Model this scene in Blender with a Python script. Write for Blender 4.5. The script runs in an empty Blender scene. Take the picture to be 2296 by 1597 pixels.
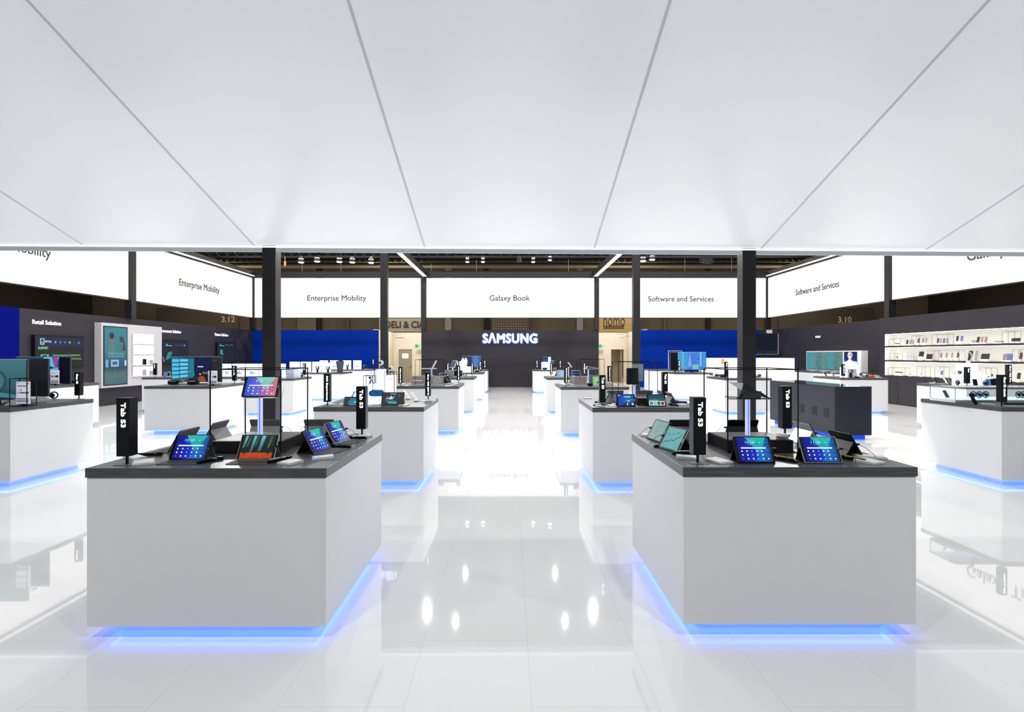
import bpy, math, random
from mathutils import Matrix, Vector
random.seed(7)
PI = math.pi
# ---------------------------------------------------------------- camera, world, lights, exposure
F, HC, CX, HY = 1240.0, 1.66, 1144.0, 795.0      # focal length (px at 2296 wide), eye height, vanishing point
scene = bpy.context.scene
col = scene.collection
cam_d = bpy.data.cameras.new('camera'); cam = bpy.data.objects.new('camera', cam_d); col.objects.link(cam)
cam.location = (0, 0, HC); cam.rotation_euler = (PI/2, 0, 0)
cam_d.sensor_width = 36.0; cam_d.lens = F/2296*36.0
cam_d.shift_x = 4.0/2296; cam_d.shift_y = -3.5/2296
cam_d.clip_end = 200
scene.camera = cam
vs = scene.view_settings
vs.view_transform = 'Standard'; vs.look = 'None'; vs.gamma = 1.0; vs.exposure = 0.0; vs.use_curve_mapping = False
w = bpy.data.worlds.new('world'); scene.world = w; w.use_nodes = True
w.node_tree.nodes['Background'].inputs[0].default_value = (0.92, 0.95, 1.0, 1)
w.node_tree.nodes['Background'].inputs[1].default_value = 0.32
scene.cycles.use_denoising = True
scene.cycles.max_bounces = 10
scene.cycles.diffuse_bounces = 5
scene.cycles.glossy_bounces = 4
scene.cycles.sample_clamp_indirect = 4.0

def area(loc, size, power, color=(1, 1, 1), rot=(0, 0, 0), sy=None, spread=PI):
    d = bpy.data.lights.new('hall_light', 'AREA'); d.energy = power; d.color = color
    d.shape = 'RECTANGLE' if sy else 'DISK'; d.size = size
    if sy: d.size_y = sy
    d.spread = spread
    o = bpy.data.objects.new('hall_light', d); col.objects.link(o); o.location = loc; o.rotation_euler = rot
    return o
# hall flood lamps on the trusses above the stand
for yy in (11.6, 15.2, 19.2, 23.4):
    for xx in (-11.6, -8.4, -5.2, -1.9, 1.9, 5.2, 8.4, 11.6):
        area((xx, yy, 7.6), 0.09, 132, (1.0, 0.985, 0.96))
# spots on the middle of the stand aimed forward under the canopy edge
for xx in (-8.0, -2.4, 2.4, 8.0):
    area((xx, 16.0, 5.75), 0.07, 50, (1.0, 0.985, 0.96), (math.radians(-66), 0, 0), spread=math.radians(80))
# lamps of the hall in front of the canopy, above and behind the photographer
for xx in (-7.0, -2.4, 2.4, 7.0):
    area((xx, 0.0, 7.0), 0.35, 104, (1.0, 0.99, 0.97), (math.radians(14), 0, 0))
# far hall beyond the stand
for xx in (-20, -8, 8, 20):
    area((xx, 35.2, 8.6), 1.2, 560, (1.0, 0.86, 0.66))
for xx in (-5.6, 5.6):
    area((xx, 30.6, 4.2), 1.2, 135, (1.0, 0.95, 0.86))

# ---------------------------------------------------------------- materials
MATS = {}
def mat(name, color=(.8, .8, .8), rough=.5, metal=0.0, em=None, es=1.0, coat=0.0, alpha=None, trans=0.0, spec=.5, ior=1.45):
    if name in MATS: return MATS[name]
    m = bpy.data.materials.new(name); m.use_nodes = True
    b = m.node_tree.nodes['Principled BSDF']; i = b.inputs
    i['Base Color'].default_value = (*color, 1); i['Roughness'].default_value = rough; i['Metallic'].default_value = metal
    i['Coat Weight'].default_value = coat; i['Coat Roughness'].default_value = .05
    i['Specular IOR Level'].default_value = spec; i['IOR'].default_value = ior
    if em: i['Emission Color'].default_value = (*em, 1); i['Emission Strength'].default_value = es
    if trans: i['Transmission Weight'].default_value = trans
    if alpha is not None: i['Alpha'].default_value = alpha
    MATS[name] = m
    return m
def s2l(r, g, b):
    f = lambda c: (c/255/12.92) if c/255 <= .04045 else ((c/255+.055)/1.055)**2.4
    return (f(r), f(g), f(b))
def glow(r, g, b, k=1.0):
    n = 'light_%d_%d_%d_%.2f' % (r, g, b, k)
    return mat(n, (0.02, 0.02, 0.02), .3, em=s2l(r, g, b), es=k, spec=.08)
def paint(r, g, b, rough=.5):
    return mat('paint_%d_%d_%d_%.2f' % (r, g, b, rough), s2l(r, g, b), rough)
def ramp_glow(name, stops, axis='Z', k=1.0, noise=0.0, nscale=(1, 1, 1), seed=0.0):
    """emissive screen picture: colour ramp along one axis of the screen, stirred by noise"""
    if name in MATS: return MATS[name]
    m = mat(name, (.02, .02, .02), .15, em=(1, 1, 1), es=k, spec=.12); t = m.node_tree; N = t.nodes; L = t.links
    tc = N.new('ShaderNodeTexCoord'); sp = N.new('ShaderNodeSeparateXYZ'); L.new(tc.outputs['Generated'], sp.inputs[0])
    src = sp.outputs[axis]
    if noise:
        mp = N.new('ShaderNodeMapping'); mp.inputs['Scale'].default_value = nscale; mp.inputs['Location'].default_value = (seed, seed*.7, seed*.3)
        nz = N.new('ShaderNodeTexNoise'); nz.inputs['Scale'].default_value = 3.0; nz.inputs['Detail'].default_value = 3
        L.new(tc.outputs['Generated'], mp.inputs[0]); L.new(mp.outputs[0], nz.inputs['Vector'])
        a = N.new('ShaderNodeMath'); a.operation = 'MULTIPLY_ADD'; a.inputs[1].default_value = noise; a.inputs[2].default_value = -noise*.5
        L.new(nz.outputs['Fac'], a.inputs[0]); b = N.new('ShaderNodeMath'); L.new(a.outputs[0], b.inputs[0]); L.new(src, b.inputs[1]); src = b.outputs[0]
    r = N.new('ShaderNodeValToRGB'); L.new(src, r.inputs[0]); e = r.color_ramp.elements
    while len(e) < len(stops): e.new(.5)
    for k_, (p, c) in enumerate(stops): e[k_].position = p; e[k_].color = (*s2l(*c), 1)
    L.new(r.outputs[0], N['Principled BSDF'].inputs['Emission Color'])
    return m

M_white = mat('white_laminate', (.82, .825, .83), .38)
M_black = mat('black_plastic', (.005, .006, .008), .3, spec=.22)
M_blackm = mat('black_matte', (.010, .010, .012), .55, spec=.3)
M_steel = mat('dark_column_steel', (.011, .010, .012), .36, 0.0, spec=.5)
M_beam = mat('beam_steel', (.025, .022, .022), .5)
M_chrome = mat('polished_metal', (.75, .76, .78), .18, 1.0)
M_grey = mat('grey_cover', (.23, .235, .24), .55); M_deck = mat('keyboard_deck', (.09, .092, .097), .55)
M_keys = mat('keycaps', (.05, .053, .06), .6)
M_cardw = mat('white_card', (.85, .86, .86), .3)
M_acryl = mat('acrylic', (.75, .80, .84), .08)
M_lblock = mat('lit_acrylic', (.8, .85, .95), .2, em=(.86, .90, 1.0), es=1.05)
M_lpost = mat('lit_acrylic_post', (.55, .60, .8), .12, em=(.55, .62, 1.0), es=.75)
M_led = mat('blue_led_strip', (.1, .3, 1), .3, em=(.05, .165, 1.0), es=7.0)
M_sign = mat('sign_letters', (1, 1, 1), .4, em=(.93, 1.0, 1.0), es=1.7)
M_banner = mat('banner_lightbox', (.12, .12, .12), .5, em=(1.0, .968, .955), es=.94)
M_glass = mat('clear_glass', (.95, .98, 1), .02, trans=1.0, ior=1.2)
M_txt = mat('dark_lettering', (.03, .025, .025), .6)

def floor_material():
    m = mat('floor_white_gloss', (.78, .79, .80), .028, spec=.5, ior=1.72); t = m.node_tree; N = t.nodes; L = t.links; b = N['Principled BSDF']
    tc = N.new('ShaderNodeTexCoord'); mp = N.new('ShaderNodeMapping'); mp.inputs['Rotation'].default_value = (0, 0, PI/2)
    mp.inputs['Location'].default_value = (.2, .5, 0)
    L.new(tc.outputs['Object'], mp.inputs[0])
    br = N.new('ShaderNodeTexBrick'); L.new(mp.outputs[0], br.inputs['Vector'])
    br.inputs['Scale'].default_value = 1.0; br.inputs['Brick Width'].default_value = 1.2; br.inputs['Row Height'].default_value = .6
    br.inputs['Mortar Size'].default_value = .0022; br.inputs['Mortar Smooth'].default_value = .3
    br.inputs['Color1'].default_value = (.88, .885, .885, 1); br.inputs['Color2'].default_value = (.865, .87, .87, 1)
    br.inputs['Mortar'].default_value = (.74, .75, .76, 1)
    L.new(br.outputs['Color'], b.inputs['Base Color'])
    nz = N.new('ShaderNodeTexNoise'); nz.inputs['Scale'].default_value = 1.4; nz.inputs['Detail'].default_value = 2
    L.new(tc.outputs['Object'], nz.inputs['Vector'])
    bp = N.new('ShaderNodeBump'); bp.inputs['Strength'].default_value = .004; bp.inputs['Distance'].default_value = .02
    L.new(nz.outputs['Fac'], bp.inputs['Height']); L.new(bp.outputs[0], b.inputs['Normal'])
    return m
def wood_top():
    m = mat('worktop_dark_woodgrain', (.07, .07, .075), .32); t = m.node_tree; N = t.nodes; L = t.links; b = N['Principled BSDF']
    tc = N.new('ShaderNodeTexCoord'); mp = N.new('ShaderNodeMapping'); mp.inputs['Scale'].default_value = (3, 60, 90)
    L.new(tc.outputs['Object'], mp.inputs[0]); nz = N.new('ShaderNodeTexNoise'); nz.inputs['Scale'].default_value = 1.5; nz.inputs['Detail'].default_value = 5
    L.new(mp.outputs[0], nz.inputs['Vector']); r = N.new('ShaderNodeValToRGB'); L.new(nz.outputs['Fac'], r.inputs[0])
    r.color_ramp.elements[0].position = .3; r.color_ramp.elements[0].color = (.040, .042, .047, 1)
    r.color_ramp.elements[1].position = .75; r.color_ramp.elements[1].color = (.105, .106, .112, 1)
    L.new(r.outputs[0], b.inputs['Base Color'])
    return m
def noisy(name, c1, c2, scale=2.0, rough=.6, stretch=(1, 1, 1)):
    if name in MATS: return MATS[name]
    m = mat(name, c1, rough, spec=.3); t = m.node_tree; N = t.nodes; L = t.links
    tc = N.new('ShaderNodeTexCoord'); mp = N.new('ShaderNodeMapping'); mp.inputs['Scale'].default_value = stretch
    L.new(tc.outputs['Object'], mp.inputs[0]); nz = N.new('ShaderNodeTexNoise'); nz.inputs['Scale'].default_value = scale
    L.new(mp.outputs[0], nz.inputs['Vector']); r = N.new('ShaderNodeValToRGB'); L.new(nz.outputs['Fac'], r.inputs[0])
    r.color_ramp.elements[0].position = .35; r.color_ramp.elements[0].color = (*c1, 1)
    r.color_ramp.elements[1].position = .65; r.color_ramp.elements[1].color = (*c2, 1)
    L.new(r.outputs[0], N['Principled BSDF'].inputs['Base Color'])
    return m
M_floor = floor_material()
M_top = wood_top()
M_darkwall = noisy('charcoal_wall_panel', (.024, .022, .029), (.028, .026, .033), 1.5, .5, (1, 1, 4))
M_blue = mat('royal_blue_wall', (.0, .021, .25), .6, spec=.06)
M_deepblue = mat('deep_blue_wall', (.0, .003, .15), .6, spec=.04)
M_canopy = mat('canopy_stretch_fabric', (.81, .83, .855), .25, em=(.92, .96, 1.0), es=.10)  # weak emission added to brighten the fabric in place of bounced light; no lamp
M_trim = mat('canopy_joint', (.56, .59, .65), .4)
M_hall = noisy('hall_concrete', (.20, .165, .115), (.26, .215, .155), .4, .8, (1, 1, .3))
M_hallbeam = mat('hall_beam_beige', (.30, .26, .19), .7)
M_halldark = mat('hall_dark', (.045, .036, .026), .8)
M_beige = mat('beige_partition', (.66, .60, .48), .6)
M_beigedark = mat('beige_door', (.28, .235, .16), .5)
M_panelgrey = mat('grey_wall_unit', (.50, .48, .50), .4)
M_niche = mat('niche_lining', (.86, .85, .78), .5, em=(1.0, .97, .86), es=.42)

# ---------------------------------------------------------------- mesh builder
class MB:
    def __init__(s): s.v = []; s.f = []; s.m = []; s.mats = []; s.M = Matrix.Identity(4)
    def mi(s, m):
        if m not in s.mats: s.mats.append(m)
        return s.mats.index(m)
    def add(s, vs_, fs, m):
        b = len(s.v); s.v += [tuple(s.M @ Vector(p)) for p in vs_]
        k = s.mi(m)
        for f in fs: s.f.append([b+i for i in f]); s.m.append(k)
        return s
    def box(s, x0, x1, y0, y1, z0, z1, m):
        v = [(x0,y0,z0),(x1,y0,z0),(x1,y1,z0),(x0,y1,z0),(x0,y0,z1),(x1,y0,z1),(x1,y1,z1),(x0,y1,z1)]
        return s.add(v, [(0,3,2,1),(4,5,6,7),(0,1,5,4),(1,2,6,5),(2,3,7,6),(3,0,4,7)], m)
    def prism(s, pts, a, b, m, axis='y'):
        """polygon pts in the x/z plane (axis y) or x/y plane (axis z) extruded from a to b"""
        n = len(pts)
        if axis == 'y': v = [(p[0], a, p[1]) for p in pts] + [(p[0], b, p[1]) for p in pts]
        elif axis == 'z': v = [(p[0], p[1], a) for p in pts] + [(p[0], p[1], b) for p in pts]
        else: v = [(a, p[0], p[1]) for p in pts] + [(b, p[0], p[1]) for p in pts]
        return s.add(v, [tuple(range(n))[::-1], tuple(range(n, 2*n))] + [(i, (i+1) % n, n+(i+1) % n, n+i) for i in range(n)], m)
    def lathe(s, prof, m, n=20, c=(0, 0, 0)):
        v = []; f = []
        for r, z in prof:
            for i in range(n): v.append((c[0]+r*math.cos(2*PI*i/n), c[1]+r*math.sin(2*PI*i/n), c[2]+z))
        for j in range(len(prof)-1):
            for i in range(n): f.append((j*n+i, j*n+(i+1) % n, (j+1)*n+(i+1) % n, (j+1)*n+i))
        f.append(tuple(range(n))[::-1]); f.append(tuple(range((len(prof)-1)*n, len(prof)*n)))
        return s.add(v, f, m)
    def tube(s, path, r, m, n=8):
        P_ = [Vector(p) for p in path]; v = []; f = []
        for k, p in enumerate(P_):
            d = (P_[min(k+1, len(P_)-1)] - P_[max(k-1, 0)]).normalized()
            u = d.cross(Vector((0, 0, 1)));
            if u.length < 1e-3: u = d.cross(Vector((0, 1, 0)))
            u.normalize(); w_ = d.cross(u)
            for i in range(n):
                a = 2*PI*i/n; q = p + r*(math.cos(a)*u + math.sin(a)*w_); v.append(tuple(q))
        for k in range(len(P_)-1):
            for i in range(n): f.append((k*n+i, k*n+(i+1) % n, (k+1)*n+(i+1) % n, (k+1)*n+i))
        f.append(tuple(range(n))[::-1]); f.append(tuple(range((len(P_)-1)*n, len(P_)*n)))
        return s.add(v, f, m)
    def mesh(s, name, smooth=False):
        me = bpy.data.meshes.new(name); me.from_pydata(s.v, [], s.f)
        for m in s.mats: me.materials.append(m)
        me.polygons.foreach_set('material_index', s.m)
        if smooth: me.polygons.foreach_set('use_smooth', [True]*len(me.polygons))
        me.update()
        import bmesh
        b = bmesh.new(); b.from_mesh(me); bmesh.ops.recalc_face_normals(b, faces=b.faces); b.to_mesh(me); b.free()
        return me
    def build(s, name, parent=None, smooth=False, bevel=0.0):
        o = bpy.data.objects.new(name, s.mesh(name, smooth)); col.objects.link(o)
        if parent: o.parent = parent
        if bevel: md = o.modifiers.new('edge', 'BEVEL'); md.width = bevel; md.segments = 2; md.limit_method = 'ANGLE'
        return o
def rrect(w_, h, r, n=5, cx=0, cz=0):
    pts = []
    for (sx, sz, a0) in ((1, 1, 0), (-1, 1, 90), (-1, -1, 180), (1, -1, 270)):
        for i in range(n+1):
            a = math.radians(a0 + 90*i/n)
            pts.append((cx + sx*(w_/2-r) + r*math.cos(a), cz + sz*(h/2-r) + r*math.sin(a)))
    return pts
CACHE = {}
def part(name, parent, fn, *args, smooth=False):
    """link a part; the same shape asked for again shares its mesh data"""
    k = (fn.__name__, args)
    if k not in CACHE:
        b = MB(); fn(b, *args); CACHE[k] = b.mesh(name, smooth)
    o = bpy.data.objects.new(name, CACHE[k]); col.objects.link(o)
    if parent: o.parent = parent
    return o
def thing(name, label, cat, loc=(0, 0, 0), rz=0.0, group=None):
    o = bpy.data.objects.new(name, None); col.objects.link(o); o.empty_display_size = .1
    o.location = loc; o.rotation_euler = (0, 0, math.radians(rz))
    return tag(o, label, cat, group)
def tag(o, label, cat, group=None):
    o['label'] = label; o['category'] = cat
    if group: o['group'] = group
    return o
def struct(o, label=None):
    o['kind'] = 'structure'
    if label: o['label'] = label
    return o
# a picture pixel as a place on the horizontal plane at height z, and the two coordinates at a known depth
def P(px, py, z=1.0):
    Y = F*(HC-z)/(py-HY); return ((px-CX)*Y/F, Y, z)
def PX(px, Y): return (px-CX)*Y/F
def PZ(py, Y): return HC-(py-HY)*Y/F
def WY(px, X): return X*F/(px-CX)

def text_mesh(s, width=None, height=None, m=None, extrude=.004, bold=0.0, space=1.0):
    c = bpy.data.curves.new('lettering', 'FONT'); c.body = s; c.size = 1.0; c.extrude = extrude
    c.align_x = 'CENTER'; c.align_y = 'CENTER'; c.space_character = space; c.resolution_u = 3
    o = bpy.data.objects.new('lettering', c); col.objects.link(o)
    bpy.context.view_layer.update()
    dg = bpy.context.evaluated_depsgraph_get()
    me = bpy.data.meshes.new_from_object(o.evaluated_get(dg))
    bpy.data.objects.remove(o); bpy.data.curves.remove(c)
    xs = [v.co.x for v in me.vertices]; ys = [v.co.y for v in me.vertices]
    W = max(xs)-min(xs); H = max(ys)-min(ys); cx = (max(xs)+min(xs))/2; cy = (max(ys)+min(ys))/2
    sx = (width/W) if width else None; sy = (height/H) if height else None
    if sx is None: sx = sy
    if sy is None: sy = sx
    for v in me.vertices: v.co = Vector(((v.co.x-cx)*sx, (v.co.y-cy)*sy, v.co.z))
    if bold:
        vv = [v.co.copy() for v in me.vertices]; ff = [tuple(p.vertices) for p in me.polygons]; n = len(vv); b_ = bold*sx
        V = []; Fc = []
        for k, (dx, dy) in enumerate(((-1, 0), (1, 0), (0, -1), (0, 1), (-.7, -.7), (.7, .7), (-.7, .7), (.7, -.7))):
            V += [(p.x+dx*b_, p.y+dy*b_, p.z+k*.0001) for p in vv]; Fc += [[i+n*k for i in f] for f in ff]
        me = bpy.data.meshes.new('lettering'); me.from_pydata(V, [], Fc); me.update()
    me.materials.clear(); me.materials.append(m or M_txt)
    return me
TXT = {}
def lettering(parent, s, loc, rot=(PI/2, 0, 0), width=None, height=None, m=None, extrude=.004, bold=0.0, space=1.0, name='lettering'):
    k = (s, width, height, m.name if m else '', extrude, bold, space)
    if k not in TXT: TXT[k] = text_mesh(s, width, height, m, extrude, bold, space)
    o = bpy.data.objects.new(name, TXT[k]); col.objects.link(o); o.location = loc; o.rotation_euler = rot
    if parent: o.parent = parent
    return o

# ---------------------------------------------------------------- the setting: floor, walls, hall
def sbox(name, x0, x1, y0, y1, z0, z1, m, label=None, bevel=0):
    b = MB(); b.box(x0, x1, y0, y1, z0, z1, m); return struct(b.build(name, bevel=bevel), label)
sbox('floor', -34, 34, -8, 46, -.3, 0, M_floor, 'glossy white floor of the stand')
YB = 28.1                                    # back wall
WL, WR = -13.1, 13.1
sbox('wall_left', WL-.25, WL, 14.75, YB+.2, 0, 2.9, M_darkwall, 'charcoal side wall with the solution displays')
sbox('wall_left_front', WL-.25, WL+.01, 4, 14.75, 0, 2.9, M_deepblue, 'blue stretch of the side wall')
bl = sbox('wall_back_left', WL, -6.72, YB, YB+.2, 0, 2.9, M_blue, 'royal blue back wall beside the enterprise tables')
sbox('wall_back_right', 6.62, WR, YB, YB+.2, 0, 2.9, M_blue, 'royal blue back wall behind the software tables')
wc = sbox('wall_back_center', -4.52, 4.5, YB, YB+.2, 0, 2.9, M_darkwall, 'charcoal back wall with the lit logo')
sbox('wall_right', WR, WR+.25, 19.1, YB+.2, 0, 2.9, M_darkwall, 'charcoal side wall beyond the shelves')
# right wall with three lit niches
b = MB(); XR = 12.75; ZN = [(0.955, 1.42), (1.47, 1.895), (1.945, 2.345)]
b.box(XR, XR+.7, 4, 19.1, 0, .955, M_darkwall); b.box(XR, XR+.7, 4, 19.1, 2.345, 2.9, M_darkwall)
b.box(XR, XR+.7, 18.85, 19.1, .955, 2.345, M_darkwall); b.box(XR, XR+.7, 4, 4.2, .955, 2.345, M_darkwall)
b.box(XR+.42, XR+.7, 4.2, 18.85, .955, 2.345, M_niche)
b.box(XR+.02, XR+.42, 18.80, 18.85, .955, 2.345, M_niche)
for z0, z1 in ((1.42, 1.47), (1.895, 1.945)): b.box(XR, XR+.42, 4.2, 18.85, z0, z1, M_darkwall)
for yy in (16.95, 18.2): b.box(XR-.004, XR+.001, yy, yy+.008, 0, .955, M_black)
struct(b.build('wall_right_shelves'), 'charcoal wall with three long lit niches')
M_strip = mat('niche_led', (1, 1, .9), .4, em=(1.0, .97, .84), es=9.0)
for k, z in enumerate((1.415, 1.89, 2.34)):
    struct(sbox('trim_%d' % (k+1), XR+.03, XR+.05, 4.3, 18.8, z-.006, z, M_strip), 'light strip under the niche edge')
# banners (light boxes), beams and columns
def banner(name, label, x0, x1, y0, y1, text=None, side=None, width=3.0, tpos=None, tz=.98):
    t = thing(name, label, 'banner', ((x0+x1)/2, (y0+y1)/2, 3.5), group='lit banners round the stand')
    ex, ey = (x1-x0)/2, (y1-y0)/2
    b = MB(); b.box(-ex, ex, -ey, ey, .03, 2.02, M_banner); b.build('light_box', t)
    b = MB(); b.box(-ex, ex, -ey-.005, ey+.005, 0, .03, M_steel); b.box(-ex, ex, -ey-.005, ey+.005, 2.02, 2.05, M_panelgrey); b.build('frame', t)
    if text:
        if side == 'back': lettering(t, text, (tpos-(x0+x1)/2, -ey-.006, .98), (PI/2, 0, 0), width=width, m=M_txt, bold=.005)
        if side == 'left': lettering(t, text, (ex+.006, tpos-(y0+y1)/2, .98), (PI/2, 0, PI/2), width=width, m=M_txt, bold=.005)
        if side == 'right': lettering(t, text, (-ex-.006, tpos-(y0+y1)/2, tz), (PI/2, 0, -PI/2), width=width, m=M_txt, bold=.005)
    return t
banner('banner', 'lit white banner reading Enterprise Mobility on the back wall side', WL+.1, -4.55, YB-.05, YB+.05, 'Enterprise Mobility', 'back', 2.98, PX(756, YB))
banner('banner', 'lit white banner reading Galaxy Book above the logo wall', -4.25, 4.27, YB-.05, YB+.05, 'Galaxy Book', 'back', 2.04, PX(1143, YB))
banner('banner', 'lit white banner reading Software and Services on the back wall side', 4.5, WR-.1, YB-.05, YB+.05, 'Software and Services', 'back', 3.32, PX(1526, YB))
banner('banner', 'slanting lit banner reading Enterprise Mobility above the solution wall', WL-.05, WL+.05, 19.15, YB-.12, 'Enterprise Mobility', 'left', 3.0, 23.3)
banner('banner', 'slanting lit banner ending in Mobility, cut by the canopy', WL-.05, WL+.05, 9.6, 18.9, 'Enterprise Mobility', 'left', 3.0, 14.2)
banner('banner', 'slanting lit banner reading Software and Services above the pen tables', WR-.05, WR+.05, 19.15, YB-.12, 'Software and Services', 'right', 3.32, 23.6)
banner('banner', 'slanting lit banner starting Galaxy above the lit shelves', WR-.05, WR+.05, 9.6, 18.9, 'Galaxy Tab S3', 'right', 2.65, 14.47, .93)
CB = [('tall dark column at the nearer left of the stand', -4.15, 9.62), ('tall dark column at the nearer right of the stand', 4.11, 9.62),
      ('slimmer looking dark column in front of the left blue wall', -4.30, 18.9), ('slimmer looking dark column beside the right doorway', 4.30, 18.9)]
for lab, x, y in CB:
    b = MB(); b.box(-.115, .115, -.115, .115, 0, 5.6, M_steel)
    b.box(-.118, .118, -.118, .118, 3.38, 3.385, M_black)
    o = b.build('column', bevel=.004); o.location = (x, y, 0); tag(o, lab, 'column', 'dark steel columns'); o['kind'] = 'structure'
for lab, x, y in (('column top above the left end of the logo wall', -4.40, YB+.02), ('column top above the right end of the logo wall', 4.38, YB+.02),
                  ('column top in the left back corner', WL+.02, YB+.02), ('column top in the right back corner', WR-.02, YB+.02),
                  ('column top between the slanting left banners', WL+.04, 19.02), ('column top between the slanting right banners', WR-.04, 19.02)):
    b = MB(); b.box(-.12, .12, -.12, .12, 0, 2.7, M_steel); o = b.build('column', bevel=.004); o.location = (x, y, 2.9)
    tag(o, lab, 'column', 'dark steel columns'); o['kind'] = 'structure'
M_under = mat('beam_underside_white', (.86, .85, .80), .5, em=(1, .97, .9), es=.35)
def beam(name, lab, x0, x1, y0, y1, under=False):
    b = MB(); b.box(x0, x1, y0, y1, 5.6, 5.86, M_beam)
    if under: b.box(x0+.02, x1-.02, y0, y1-.12, 5.585, 5.6, M_under)
    o = b.build(name); o['kind'] = 'structure'; o['label'] = lab; return o
beam('trim_beam_back', 'dark beam across the back of the stand', WL-.1, WR+.1, YB-.1, YB+.12)
beam('trim_beam_left_inner', 'beam with white underside on the left column line', -4.42, -4.18, 9.6, YB-.1, True)
beam('trim_beam_right_inner', 'beam with white underside on the right column line', 4.18, 4.42, 9.6, YB-.1, True)
beam('trim_beam_left', 'dark beam above the left banners', WL-.1, WL+.12, 9.6, YB-.1)
beam('trim_beam_right', 'dark beam above the right banners', WR-.12, WR+.1, 9.6, YB-.1)
for nm, x in (('trim_rail_left', WL+.14), ('trim_rail_right', WR-.14)):
    sbox(nm, x-.02, x+.02, 9.6, YB-.1, 5.60, 5.66, M_under, 'thin light rail above the slanting banners')
# the canopy over the photographer's side
TAN = 377/F; YE = 9.55; ZE = 3.492; YN = 2.3
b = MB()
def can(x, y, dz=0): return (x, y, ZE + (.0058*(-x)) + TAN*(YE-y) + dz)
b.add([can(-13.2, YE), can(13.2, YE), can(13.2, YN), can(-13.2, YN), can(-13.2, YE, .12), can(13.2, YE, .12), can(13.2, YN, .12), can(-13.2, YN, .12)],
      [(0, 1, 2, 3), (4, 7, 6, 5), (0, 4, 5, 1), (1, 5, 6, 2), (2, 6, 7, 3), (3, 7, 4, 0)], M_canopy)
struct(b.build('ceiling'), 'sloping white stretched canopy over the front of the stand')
M_fascia = mat('canopy_fascia', (.62, .65, .70), .35, .2)
M_edge = mat('canopy_edge_light', (1, 1, 1), .3, em=(1, 1, 1), es=.9)
b = MB()
for (d0, d1, z0, z1, mm) in ((-.04, .0, -.090, .0, M_fascia), (-.05, -.04, -.018, .006, M_edge)):
    y0, y1 = YE+d0, YE+d1
    v = [(-13.2, y0, can(-13.2, YE)[2]+z0), (13.2, y0, can(13.2, YE)[2]+z0), (13.2, y1, can(13.2, YE)[2]+z0), (-13.2, y1, can(-13.2, YE)[2]+z0),
         (-13.2, y0, can(-13.2, YE)[2]+z1), (13.2, y0, can(13.2, YE)[2]+z1), (13.2, y1, can(13.2, YE)[2]+z1), (-13.2, y1, can(-13.2, YE)[2]+z1)]
    b.add(v, [(0,3,2,1),(4,5,6,7),(0,1,5,4),(1,2,6,5),(2,3,7,6),(3,0,4,7)], mm)
struct(b.build('trim_canopy_edge'), 'pale metal edge profile of the canopy')
for k, px in enumerate((190, 573, 953, 1332, 1704, 2072)):
    x = (px-CX)*YE/F; b = MB()
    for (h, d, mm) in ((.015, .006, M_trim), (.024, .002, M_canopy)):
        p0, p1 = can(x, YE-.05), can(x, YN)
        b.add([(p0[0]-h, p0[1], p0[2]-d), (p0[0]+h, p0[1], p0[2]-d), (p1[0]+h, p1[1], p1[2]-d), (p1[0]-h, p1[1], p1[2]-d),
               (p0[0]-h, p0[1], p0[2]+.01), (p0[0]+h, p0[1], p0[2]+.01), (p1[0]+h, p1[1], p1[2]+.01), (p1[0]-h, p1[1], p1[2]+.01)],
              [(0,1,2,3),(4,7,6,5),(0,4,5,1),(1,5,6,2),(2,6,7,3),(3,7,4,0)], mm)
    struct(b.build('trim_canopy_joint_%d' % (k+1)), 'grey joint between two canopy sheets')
# the exhibition hall around the stand
YH = 45.0
sbox('wall_hall_back', -34, 34, YH, YH+.5, 0, 10.5, M_hall, 'beige concrete back wall of the hall')
sbox('wall_hall_left', -34.5, -34, -8, YH, 0, 10.5, M_halldark, 'dark side wall of the hall')
sbox('wall_hall_right', 34, 34.5, -8, YH, 0, 10.5, M_halldark, 'dark side wall of the hall')
b = MB(); b.box(-34, 34, -8, YH+.5, 10.5, 10.8, M_halldark)
struct(b.build('ceiling_hall'), 'dark ceiling of the hall')
for k, (yy, z0, hh, mm) in enumerate(((43.6, 8.72, .42, M_hallbeam), (41.0, 8.62, .22, M_halldark), (38.6, 7.72, .14, M_hallbeam), (36.9, 7.72, .10, M_halldark),
                                      (40.0, 7.62, .10, M_halldark), (43.0, 8.05, .10, M_hallbeam), (44.2, 9.35, .3, M_halldark))):
    sbox('trim_hall_beam_%d' % (k+1), -34, 34, yy, yy+.3, z0, z0+hh, mm, 'long horizontal beam under the hall ceiling')
for k, px in enumerate((1005, 1090, 1300, 715, 690, 1588, 780, 1490)):
    x = PX(px, YH-.2); wd = (.5, .35, .5, .35, 1.6, .35, .2, .2)[k]
    sbox('trim_hall_pier_%d' % (k+1), x-wd/2, x+wd/2, YH-.3, YH, 0, 10.5, (M_panelgrey, M_halldark, M_panelgrey, M_halldark, M_beigedark, M_halldark, M_hall, M_hall)[k], 'pier of the hall wall')
b = MB(); x0, x1 = PX(1102, 44), PX(1186, 44); b.box(x0, x1, 44.0, 44.15, 0, 6.3, paint(110, 95, 85))
for i in range(14):
    for j in range(16):
        xx = x0+.1+i*(x1-x0-.2)/14; zz = 3.05+j*.2
        b.box(xx, xx+.14, 43.93, 44.0, zz, zz+.11, paint(165, 150, 130))
tag(b.build('block_screen'), 'pale block pattern screen on the hall wall above the logo wall', 'screen')
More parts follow.
